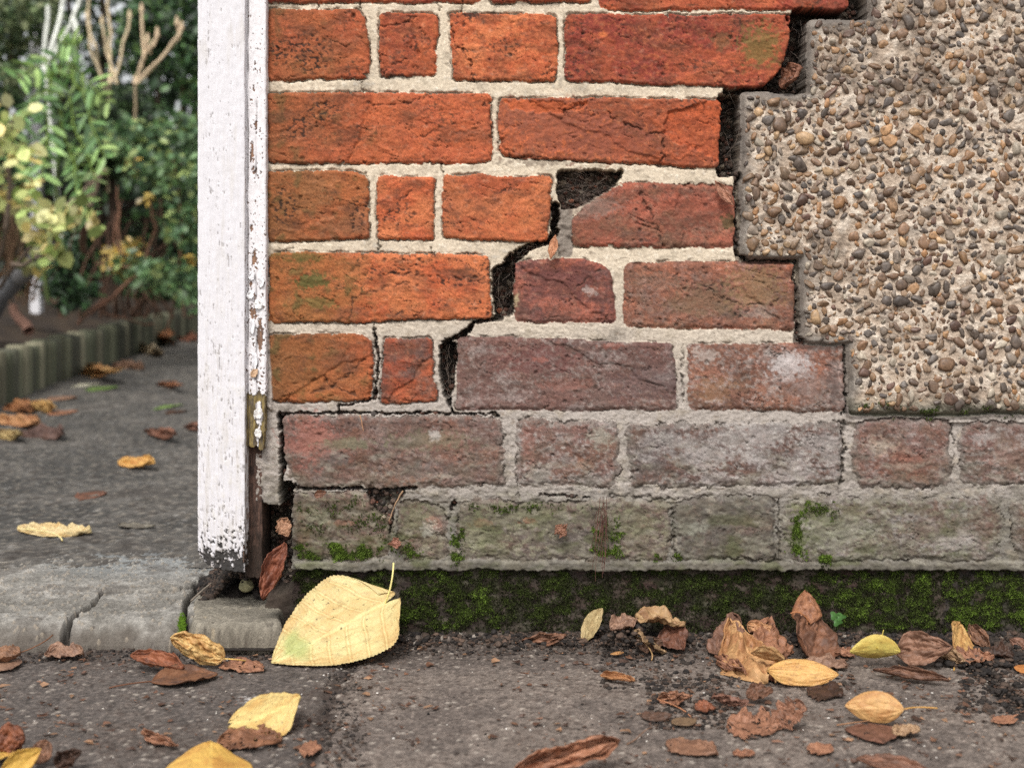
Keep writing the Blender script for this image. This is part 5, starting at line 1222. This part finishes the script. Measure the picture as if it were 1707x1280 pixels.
# lemon leaf stem, twigs
def twig(label, pts, r, col, seed, group=None):
    mb = MB(); mb.tube(np.array(pts), r, r * .6, col, 6)
    o = mb.build('twig', M_bark); tag(o, label, 'twig', group); return o
twig('thin pale twig hanging over the dark hole in the lowest brick course', wiggle(gw(672,818,1.346), gw(648,868,1.345), 8, .0006, 3), .0009, lin(150, 122, 96), 1)
twig('short yellow stalk rising from behind the lemon-yellow leaf', wiggle(g(1462,1080,.020), gw(1473,1050,1.31), 6, .0003, 5), .0008, lin(200, 180, 90), 2)
twig('fine straw lying across the slabs below the large tan-yellow leaf', wiggle(g(1395,1208,.003), g(1450,1200,.005), 6, .0005, 7), .0006, lin(150, 110, 80), 3)
twig('slender twig on the crumbs left of the flat oval leaf', wiggle(g(1045,1240,.002), g(1085,1212,.004), 6, .0006, 9), .0006, lin(128, 98, 78), 4)
twig('short thick twig lying in the dirt at the foot of the post', wiggle(P(318,1002,1.40), P(352,972,1.43), 5, .0003, 11), .0012, lin(130, 120, 108), 5)
for i, (a, b) in enumerate((((996,826),(1006,900)), ((1012,850),(1000,950)), ((1003,880),(998,968)))):
    pass
mb = MB()
for i in range(16):
    x = 1004 + rng.randn() * 5
    mb.tube(wiggle(gw(x, 826 + rng.rand() * 40, 1.350), gw(x - 4 + rng.randn() * 6, 900 + rng.rand() * 70, 1.347), 8, .0009, 80 + i), .00035, .0002, lin(96, 66, 58), 4)
o = mb.build('dry_root', M_bark); tag(o, 'tangle of fine dry brown roots hanging down the joint of the grey-green course', 'roots')
twig('dried stalk poking from the ledge under the plum-grey brick', wiggle(gw(600,692,1.352), gw(606,718,1.346), 6, .0003, 13), .0006, lin(160, 120, 90), 6)

# scraps of litter too many to count
r = np.random.RandomState(77); n = 2600
px = r.uniform(-40, 1760, n); py = 1072 + 210 * r.rand(n) ** 1.1
dens = fbm(px / 140, py / 50, 3, 901) + .5 * ss(1140, 1075, py) + .35 * ss(900, 1300, px)
keep = dens > .05; px, py = px[keep], py[keep]; vs = []; fs = []; cs = []; 
for i, (a, b) in enumerate(zip(px, py)):
    if a < 480 and b < 1092: continue
    c0 = PG(a, b, 0); c0[2] = zpave(c0[0], c0[1]) + .0008; s = .0008 + .0055 * r.rand() ** 2.6; k = r.randint(5, 8); an = np.sort(r.rand(k) * 6.283)
    base_ = len(vs); el_ = r.uniform(.3, 1)
    rot = r.rand() * 6.28
    for t in an:
        x, y = s * math.cos(t) * r.uniform(.6, 1), s * math.sin(t) * el_ * r.uniform(.6, 1)
        vs.append(c0 + np.array([x * math.cos(rot) - y * math.sin(rot), x * math.sin(rot) + y * math.cos(rot), r.uniform(0, .6) * s * .8]))
    cc_ = lin(*[(132,96,76),(104,76,62),(160,124,96),(84,64,54),(118,88,70)][r.randint(5)]) * r.uniform(.6, 1.15); cs += [cc_] * (k + 1); vs.append(c0 + np.array([0, 0, r.uniform(0, .5) * s]))
    for j in range(k): fs.append((base_ + j, base_ + (j + 1) % k, base_ + k))
o = mesh_np('leaf_litter', np.array(vs), np.array(fs), np.array(cs), M_leaf, None, smooth=False); tag(o, kind='stuff')
# bright grit
r = np.random.RandomState(78); n = 260; cen = []
for _ in range(n):
    p = PG(r.uniform(0, 1707), 1085 + 200 * r.rand(), 0); p[2] = zpave(p[0], p[1]); cen.append(p)
sz = r.uniform(.0005, .0014, n); cen = np.array(cen)
o = stones('grit', cen, np.stack([sz, sz * .8, sz * .6], -1), np.array([lin(*[(190,184,174),(150,140,128),(120,110,100),(214,208,200)][r.randint(4)]) for _ in range(n)]), M_conc, None, T=ico(1), cuts=3, seed=8); tag(o, kind='stuff')

# clover seedling
mb = MB(); root = empty('clover', tuple(gw(1396, 1050, 1.352))); bpy.context.view_layer.update()
tag(root, 'tiny green clover seedling growing from the mossy plinth right of the big leaf heap', 'plant')
for (x, y) in ((1391, 1026), (1402, 1028), (1396, 1036)):
    mb.tube(wiggle(gw(1396, 1050, 1.355), gw(x, y, 1.336), 5, .0002, x), .0004, .0003, lin(100, 130, 60), 5)
mb.build('stem', M_green, root)
for (x, y) in ((1391, 1026), (1402, 1028), (1396, 1037)):
    n = 10; th = np.linspace(0, 2 * np.pi, 20)[:-1]; c0 = gw(x, y, 1.334)
    R = .0042 * (1 + .25 * np.cos(3 * th)); vsx = [c0] + [c0 + np.array([math.cos(t) * q_, -.001 * math.sin(2 * t), math.sin(t) * q_ * .85]) for t, q_ in zip(th, R)]
    o = mesh_np('leaflet', np.array(vsx), np.array([(0, i + 1, (i + 1) % 19 + 1) for i in range(19)]), np.tile(lin(84, 128, 66), (20, 1)), M_green); adopt(o, root)

# cobwebs
def web(label, cx, cy, rx, ry, n, seed, d0, d1):
    r = np.random.RandomState(seed); mb = MB()
    for i in range(int(n * .16)):
        a = r.rand() * 6.28; b = a + r.uniform(.4, 3.4)
        p = gw(cx + rx * math.cos(a), cy + ry * math.sin(a), r.uniform(d0, d1)); q = gw(cx + rx * math.cos(b) * r.uniform(.2, 1), cy + ry * math.sin(b) * r.uniform(.2, 1), r.uniform(d0, d1))
        mb.tube(wiggle(p, q, 9, .0018, seed * 100 + i), .00009, .00009, lin(158, 142, 130) * r.uniform(.6, 1.2), 3)
    o = mb.build('cobweb', M_web); tag(o, label, 'cobweb', 'cobwebs in the crack'); return o
web('dense dusty cobweb filling the pocket at the head of the stepped crack', 976, 316, 50, 30, 230, 3, 1.357, 1.366)
web('cobweb threads across the dark gap between brick end and pebbledash', 1216, 220, 20, 70, 40, 4, 1.358, 1.366)
web('wispy cobweb in the open vertical joint beside the maroon brick', 838, 482, 20, 46, 60, 5, 1.360, 1.370)
web('cobweb in the lowest black slot of the stepped crack', 748, 620, 15, 46, 60, 6, 1.360, 1.370)
web('cobweb strands on the black notch near the top right', 1332, 90, 18, 60, 34, 7, 1.358, 1.366)
web('cobweb strands in the slanting part of the crack above the open joint', 880, 418, 34, 14, 36, 8, 1.358, 1.366)

# ------------------------------------------------------------------ the garden behind
def curve_row(py):   # bottom of the logs
    return None
row = [(-230, 752), (-110, 708), (0, 671), (67, 643), (131, 622), (229, 585), (329, 554), (420, 530)]
rp = np.array([PG(x, y, ZS) for x, y in row])
seg = np.concatenate([[0], np.cumsum(np.linalg.norm(np.diff(rp, axis=0), axis=1))])
edging = empty('log_edging', tuple(rp[2])); bpy.context.view_layer.update()
tag(edging, 'low border of weathered upright half logs curving along the garden path', 'edging')
r = np.random.RandomState(5); s_ = 0; n_ = 0
while s_ < seg[-1] and n_ < 98:
    wd_ = r.uniform(.048, .062); q = np.array([np.interp(s_ + wd_ / 2, seg, rp[:, i]) for i in range(3)]); tdir = np.array([np.interp(s_ + wd_, seg, rp[:, i]) for i in range(3)]) - q; tdir /= np.linalg.norm(tdir)
    s_ += wd_; n_ += 1
    nrm = np.array([tdir[1], -tdir[0], 0]); h = .13 + r.uniform(-.008, .010); th = np.linspace(0, 2 * np.pi, 17)[:-1]
    zz = np.concatenate([[0, .03, .06, .09], [h - .006, h]]); vs = []; cs = []
    base_c = lin(*[(104,104,84),(88,90,72),(120,116,96),(76,76,64)][r.randint(4)]) * r.uniform(.6, 1.25)
    for k_, z in enumerate(zz):
        rr = wd_ / 2 * (.99 if k_ < len(zz) - 1 else .9)
        for t in th: vs.append(q + tdir * rr * math.cos(t) + nrm * rr * .95 * math.sin(t) + np.array([0, 0, z - .01])); cs.append(base_c * (1 + .18 * math.sin(t * 7 + n_)))
    fs = [(k_ * 16 + i, k_ * 16 + (i + 1) % 16, (k_ + 1) * 16 + (i + 1) % 16, (k_ + 1) * 16 + i) for k_ in range(len(zz) - 1) for i in range(16)]
    vs.append(q + np.array([0, 0, h - .01])); cs.append(base_c)
    cidx = len(vs) - 1
    fs += [(cidx, (len(zz) - 1) * 16 + i, (len(zz) - 1) * 16 + (i + 1) % 16, cidx) for i in range(0)]
    fs += [((len(zz) - 1) * 16 + i, (len(zz) - 1) * 16 + i + 1, (len(zz) - 1) * 16 + 14 - i, (len(zz) - 1) * 16 + 15 - i) for i in range(0, 7)]
    o = mesh_np('log', np.array(vs), np.array(fs), np.array(cs), M_wood); adopt(o, edging)

# soil bed behind the logs
bx = np.linspace(0, 1, 60); bt = np.linspace(0, 1, 90)
A, B = np.meshgrid(bx, bt); sq = B * seg[-1]
ex_ = np.stack([np.interp(sq, seg, rp[:, i]) for i in range(3)], -1)
X = ex_[..., 0] - .02 - A * 5.0 + B ** 3 * A * 2; Y = ex_[..., 1] + A * 3.4
Zb = .115 + .05 * fbm(X * 4, Y * 4, 4, 931) * np.clip(A * 20, 0, 1) + .25 * A
cb_ = mix(lin(44, 36, 30), lin(66, 54, 42), ss(-.3, .5, fbm(X * 12, Y * 12, 3, 935)))
o = surf('soil_bed', X, Y, Zb, cb_, M_soil); tag(o, kind='structure')

def leafcloud(pts, size, cols, seed, elong=1.6, droop=.3, out=None):
    """each leaf: 6-vertex blade folded on its rib"""
    r = np.random.RandomState(seed); n = len(pts)
    d = r.randn(n, 3); d[:, 2] -= droop
    if out is not None: d = out + .5 * r.randn(n, 3)
    d /= np.linalg.norm(d, axis=1)[:, None]
    up = r.randn(n, 3) * .6 + np.array([0, -.5, 1]); s = np.cross(d, up); s /= np.linalg.norm(s, axis=1)[:, None] + 1e-9; nn = np.cross(s, d)
    L = (size * r.uniform(.6, 1.25, n))[:, None]; W = L / elong / 2
    p = pts
    v = np.stack([p, p + d * L * .3 + s * W * .9 + nn * L * .05, p + d * L * .7 + s * W * .75 + nn * L * .04, p + d * L, p + d * L * .7 - s * W * .75 + nn * L * .04, p + d * L * .3 - s * W * .9 + nn * L * .05], 1)
    idx = (np.arange(n) * 6)[:, None]
    f = np.concatenate([idx + np.array([[0, 1, 2, 3]]), idx + np.array([[0, 3, 4, 5]])], 0)
    c = np.repeat(cols, 6, 0)
    return v.reshape(-1, 3), f, c
def pcol(pal, n, r, lo=.45, hi=1.5): return desat(np.array([lin(*pal[i]) for i in r.randint(0, len(pal), n)]), .82) * r.uniform(lo, hi, (n, 1))

def shrub(name, label, cat, base, blobs, n, size, pal, stems, seed, elong=1.6, bark=(96, 72, 56), group=None, sr=.006):
    """blobs: (px, py, d, rx_px, ry_px, depth_m); stems: lists of (px,py,d)"""
    r = np.random.RandomState(seed); root = empty(name, tuple(base)); bpy.context.view_layer.update(); tag(root, label, cat, group)
    tot = sum(b[3] * b[4] for b in blobs); P_ = []
    for (px, py, d, rx, ry, dz) in blobs:
        k = max(8, int(n * rx * ry / tot)); q = r.randn(k, 3); q /= np.linalg.norm(q, axis=1)[:, None]; q *= (r.rand(k, 1) ** .4)
        cl = fbm(q[:, 0] * 2.5 + px, q[:, 2] * 2.5 + py, 3, seed) > -.22
        q = q[cl]; s = d / F; c = P(px, py, d)
        P_.append(c + q * np.array([rx * s, dz, ry * s]))
    P_ = np.concatenate(P_); v, f, c = leafcloud(P_, size, pcol(pal, len(P_), r), seed, elong)
    o = mesh_np('foliage', v, f, c, M_green, None, smooth=False); adopt(o, root)
    mb = MB()
    for i, st_ in enumerate(stems):
        for a, b in zip(st_[:-1], st_[1:]): mb.tube(wiggle(P(*a), P(*b), 6, .006, seed + i), sr * (1 if i % 2 else 1.3), sr * .75, lin(*bark), 6)
    if mb.n: mb.build('stem', M_bark, root)
    return root

DG = [(38, 62, 34), (46, 74, 40), (30, 50, 30), (56, 84, 44)]; MG = [(70, 108, 52), (84, 124, 60), (56, 92, 50), (100, 132, 60)]; YG = [(186, 196, 104), (208, 204, 128), (160, 184, 84), (214, 190, 96)]
BG = [(58, 104, 84), (74, 118, 88), (48, 86, 62), (92, 130, 70)]
def hedge(label, x0, x1, y, z0, z1, dy, n, size, pal, seed, thin=None):
    r = np.random.RandomState(seed); root = empty('hedge', ((x0 + x1) / 2, y, 0)); bpy.context.view_layer.update(); tag(root, label, 'hedge')
    p = np.stack([r.uniform(x0, x1, n), y + r.uniform(-dy, dy, n), r.uniform(z0, z1, n)], -1)
    q = fbm(p[:, 0] * 2.2, p[:, 2] * 2.2, 3, seed); keep = q > -.9
    if thin is not None: keep &= ~thin(p, q)
    p = p[keep]; p[:, 1] += .35 * fbm(p[:, 0] * 1.5, p[:, 2] * 1.5, 3, seed + 3)
    v, f, c = leafcloud(p, size, pcol(pal, len(p), r, .5, 1.3), seed, 1.7)
    o = mesh_np('foliage', v, f, c, M_green, None, smooth=False); adopt(o, root)
    mb = MB()
    for i in range(26):
        x = r.uniform(x0, x1); mb.tube(wiggle((x, y, z0), (x + r.randn() * .2, y + r.randn() * .1, z1 - .2), 8, .03, seed + i), .02, .008, lin(62, 50, 40), 6)
    mb.build('trunk', M_bark, root)
    return root
def px_of(p): return CX + p[:, 0] * F / (p[:, 1] + D0), HZ + (CH - p[:, 2]) * F / (p[:, 1] + D0)
def thin1(p, q):
    a, b = px_of(p); return (a < 200) & (a > 50) & (b < 90) & (q < .10)
hedge('tall dark evergreen hedge closing the garden at the back', -4.6, 1.2, 6.8, .0, 4.2, .5, 46000, .07, DG + MG[:2], 941, thin1)
hedge('taller shaded hedge standing behind the first one, far end of the garden', -6.5, 1.2, 9.3, .0, 5.2, .4, 22000, .12, DG, 943, thin1)
# dark garden wall / fence behind, low
bw = box('garden_wall', -6, 1.6, 7.7, 7.9, -.01, 1.15, lin(66, 54, 46), M_brick); tag(bw, 'low dark garden wall seen through the shrubs at the back', 'wall')

shrub('shrub', 'spreading shrub with pale yellow-green leaves at the left of the garden', 'shrub', P(20, 560, 4.2),
      [(18,190,3.6,26,20,.12),(10,235,3.6,34,30,.15),(40,262,3.5,20,18,.1),(50,350,3.5,26,22,.12),(85,370,3.5,40,26,.15),(110,352,3.5,34,14,.1),(75,395,3.5,34,22,.12),(92,420,3.5,16,12,.08),(150,372,3.4,16,14,.08),(-60,300,3.7,60,90,.2),(48,300,3.9,16,24,.1),(56,440,3.9,20,26,.1),(20,330,3.8,26,30,.1)],
      420, .044, YG, [[(-30,560,4.0),(10,380,3.7),(20,200,3.6)],[(0,480,3.9),(60,400,3.6),(110,355,3.5)],[(-40,520,4),(-20,300,3.7)],[(20,440,3.7),(90,420,3.5)]], 951, 1.2, (110, 96, 84), sr=.006)
shrub('shrub', 'twiggy shrub with small glossy green leaves beside the post', 'shrub', P(250, 540, 5.6),
      [(300,220,4.9,40,40,.25),(230,220,4.9,40,30,.2),(300,290,4.8,46,40,.25),(240,280,4.8,40,40,.2),(310,370,4.8,34,50,.2),(270,460,4.8,50,34,.2),(205,240,4.8,26,34,.2),(320,480,4.8,30,40,.2),(210,440,5,30,30,.2),(380,300,4.9,60,110,.3),(170,230,5,26,30,.2)],
      3000, .034, [(84, 122, 72), (98, 136, 74), (66, 100, 60), (150, 168, 84), (112, 146, 90)], [[(215,440,5),(190,400,5),(205,330,5)],[(255,540,5.2),(165,520,4.9)],[(150,525,4.8),(230,460,4.8),(260,380,4.8),(245,330,4.8)],[(235,450,4.9),(160,440,4.9)],[(200,420,4.9),(196,310,4.9)],[(275,560,5),(300,430,4.8),(285,250,4.8)],[(130,540,4.9),(230,455,4.7)]], 953, 1.5, (122, 88, 70), sr=.004)
shrub('shrub', 'clipped dark green domed bush in the middle of the garden', 'bush', P(185, 500, 6),
      [(190,215,5.8,84,72,.35),(215,200,5.8,60,56,.3),(150,260,5.8,60,60,.3)], 9000, .032, [(48,72,38),(38,60,34),(62,86,44),(72,92,50)], [[(185,500,6),(188,260,5.9)]], 957, 1.6, (70, 56, 46), sr=.02)
shrub('shrub', 'low ferny green plant at the foot of the slanting branch', 'plant', P(100, 540, 4.6),
      [(100,460,4.6,30,60,.12),(130,490,4.6,40,30,.12),(95,410,4.6,26,24,.1)], 700, .04, [(46,78,40),(58,92,46),(38,62,36)], [], 959, 2.4)
shrub('shrub', 'yellowing small-leaved shrub low in the bed', 'shrub', P(195, 530, 5),
      [(200,430,5,24,26,.12),(225,410,5,14,10,.1),(322,435,4.6,8,12,.05),(222,270,4.7,6,9,.04),(243,328,4.7,10,6,.04)], 130, .035, [(214,176,52),(190,160,60),(226,184,60)], [], 961, 1.4)
shrub('shrub', 'mass of green leaves hanging at the top beside the post', 'shrub', P(300, 300, 6.4),
      [(300,30,6.2,60,50,.3),(250,80,6.3,50,50,.3),(330,120,6.2,50,60,.3),(240,20,6.2,40,30,.3),(380,60,6.2,60,80,.3)], 2600, .045, MG + DG, [[(300,300,6.4),(300,60,6.2)]], 963, 1.5)
shrub('shrub', 'leafy green shrub in the top left corner of the garden', 'shrub', P(20, 300, 6.4),
      [(20,40,5.6,50,50,.3),(60,20,5.6,40,40,.3),(-40,80,5.6,70,100,.3),(30,130,5.4,36,26,.2)], 2600, .036, [(110,128,76),(84,108,60),(64,88,52),(132,140,92)], [[(10,300,5.8),(20,60,5.6)]], 965, 1.5)

# plant with long feathery fronds
r = np.random.RandomState(6); root = empty('frond_plant', tuple(P(80, 500, 4.3))); bpy.context.view_layer.update()
tag(root, 'tall plant with feathery green fronds arching down, left of the domed bush', 'plant')
P_ = []; O_ = []; mb = MB()
for (x0, y0, x1, y1) in ((110,95,175,260),(100,110,60,180),(110,140,160,300),(90,120,70,290),(100,180,130,330),(110,100,180,170),(100,90,30,130),(80,210,40,300),(110,240,150,360),(60,160,10,260),(95,60,130,80)):
    a = P(x0, y0, 4.2); b = P(x1, y1, 4.0); l = wiggle(a, b, 12, .004, x1); mb.tube(l, .003, .0015, lin(110, 130, 60), 5)
    ln = np.linalg.norm(b - a); t = (b - a) / ln; side = np.cross(t, (0, 1, .2)); side /= np.linalg.norm(side)
    for i in range(1, 12):
        for sg in (-1, 1):
            P_.append(l[i]); O_.append(side * sg + t * .6 + np.array([0, 0, -.25]))
P_ = np.array(P_); O_ = np.array(O_) ; v, f, c = leafcloud(P_, .062, pcol([(146,186,92),(120,166,86),(172,204,104),(100,146,78)], len(P_), r), 5, 3.4, out=O_ * 2.2)
o = mesh_np('foliage', v, f, c, M_green, None, smooth=False); adopt(o, root)
mb.tube(wiggle(P(80, 500, 4.4), P(105, 90, 4.2), 10, .01, 8), .007, .004, lin(96, 110, 66), 6)
mb.build('stem', M_bark, root)

# bare pale stems
def bare(label, stems, col, seed, rad=.012, name='bare_shrub', knob=True):
    mb = MB()
    for i, st_ in enumerate(stems):
        l = np.array([P(*q) for q in st_]); 
        for a, b in zip(l[:-1], l[1:]): mb.tube(wiggle(a, b, 6, .003, seed + i), rad, rad * .8, lin(*col) * rng.uniform(.8, 1.1), 7)
        if knob: mb.tube([l[-1], l[-1] + np.array([0, 0, .03])], rad * 1.5, rad * .7, lin(*col), 7)
    o = mb.build(name, M_bark); tag(o, label, 'shrub' if name == 'bare_shrub' else 'canes'); return o
bare('leafless shrub with knobbly pale pink-brown branches near the post', [[(225,140,5.0),(240,100,5.0),(236,20,5.0)],[(240,100,5.0),(262,62,5.0)],[(225,140,5.0),(275,90,5),(303,50,5.0)],[(250,90,5),(262,60,5)],[(225,138,5),(248,80,5.0),(246,70,5)],[(228,140,5.0),(300,62,5),(295,42,5)],[(230,300,5.2),(225,140,5.0)]], (204,180,150), 5, rad=.006)
bare('cluster of pale upright branches lit from above behind the domed bush', [[(175,150,5.6),(160,80,5.5),(145,30,5.5)],[(185,140,5.5),(185,60,5.5),(180,0,5.5)],[(190,135,5.5),(205,70,5.5),(216,30,5.5)],[(170,130,5.5),(150,80,5.5),(148,0,5.5)],[(195,140,5.5),(178,90,5.5),(170,40,5.5)],[(180,320,5.8),(182,140,5.5)]], (214,194,160), 15, rad=.006)
bare('thin canes whitened like bright sky glimpses, standing among the leaves at the upper left', [[(72,130,5.2),(80,10,5.2)],[(75,120,5.2),(104,8,5.2),(108,-30,5.2)],[(112,120,5.2),(128,60,5.2),(122,30,5.2)],[(92,90,5.2),(120,40,5.2),(140,-20,5.2)],[(105,420,5.4),(76,130,5.2)]], (240,242,232), 25, rad=.009, name='cane', knob=False)  # near-white colour carries the brightness of sky glimpses between the stems
tr = MB(); tr.tube(wiggle(P(-30, 545, 4.1), P(30, 462, 4.0), 6, .006, 3), .035, .028, lin(108, 108, 110), 10); tr.tube(wiggle(P(30, 462, 4.0), P(88, 398, 3.95), 6, .006, 4), .028, .016, lin(120, 118, 118), 10); tr.tube(wiggle(P(88, 398, 3.95), P(150, 300, 4.1), 6, .01, 5), .014, .006, lin(116, 100, 88), 8)
o = tr.build('tree_branch', M_bark); tag(o, 'thick smooth grey branch slanting up from the soil at the left', 'branch')
tr = MB(); tr.tube(wiggle(P(148, 345, 4.2), P(172, 280, 4.2), 5, .006, 3), .012, .016, lin(176, 152, 132), 8); tr.tube(wiggle(P(140, 420, 4.4), P(148, 345, 4.2), 5, .006, 3), .01, .012, lin(110, 86, 70), 8)
o = tr.build('cut_stump', M_bark); tag(o, 'short cut pale stub of a branch in the middle of the shrubs', 'branch')
tr = MB(); tr.tube(wiggle(P(22, 512, 4.0), P(48, 552, 3.9), 6, .004, 3), .012, .016, lin(128, 96, 82), 9)
o = tr.build('fallen_log', M_bark); tag(o, 'short pinkish brown log lying on the soil behind the edging', 'log')
bs = MB(); r = np.random.RandomState(3)
for i in range(60):
    x = r.uniform(-40, 60); bs.tube(wiggle(P(x, 470 + r.rand() * 40, 4.6), P(x + r.randn() * 40, 290 + r.rand() * 120, 4.5), 6, .012, i), .003, .0015, lin(124, 98, 76) * r.uniform(.6, 1.1), 4)
for i in range(26):
    x = r.uniform(100, 330); bs.tube(wiggle(P(x, 530, 5.4), P(x + r.randn() * 50, 330 + r.rand() * 100, 5.3), 8, .014, i + 70), .006, .003, lin(96, 72, 58) * r.uniform(.6, 1.1), 5)
o = bs.build('dead_stems', M_bark); tag(o, 'tangle of dry brown stems under the shrubs', 'stems', kind='stuff')
wp = box('pale_post', P(50,0,5.9)[0], P(66,0,5.9)[0], 5.9 - D0, 5.95 - D0, .0, P(0, 28, 5.9)[2], lin(206, 204, 206), M_paint); tag(wp, 'slim pale grey post far back in the garden at the left', 'post')
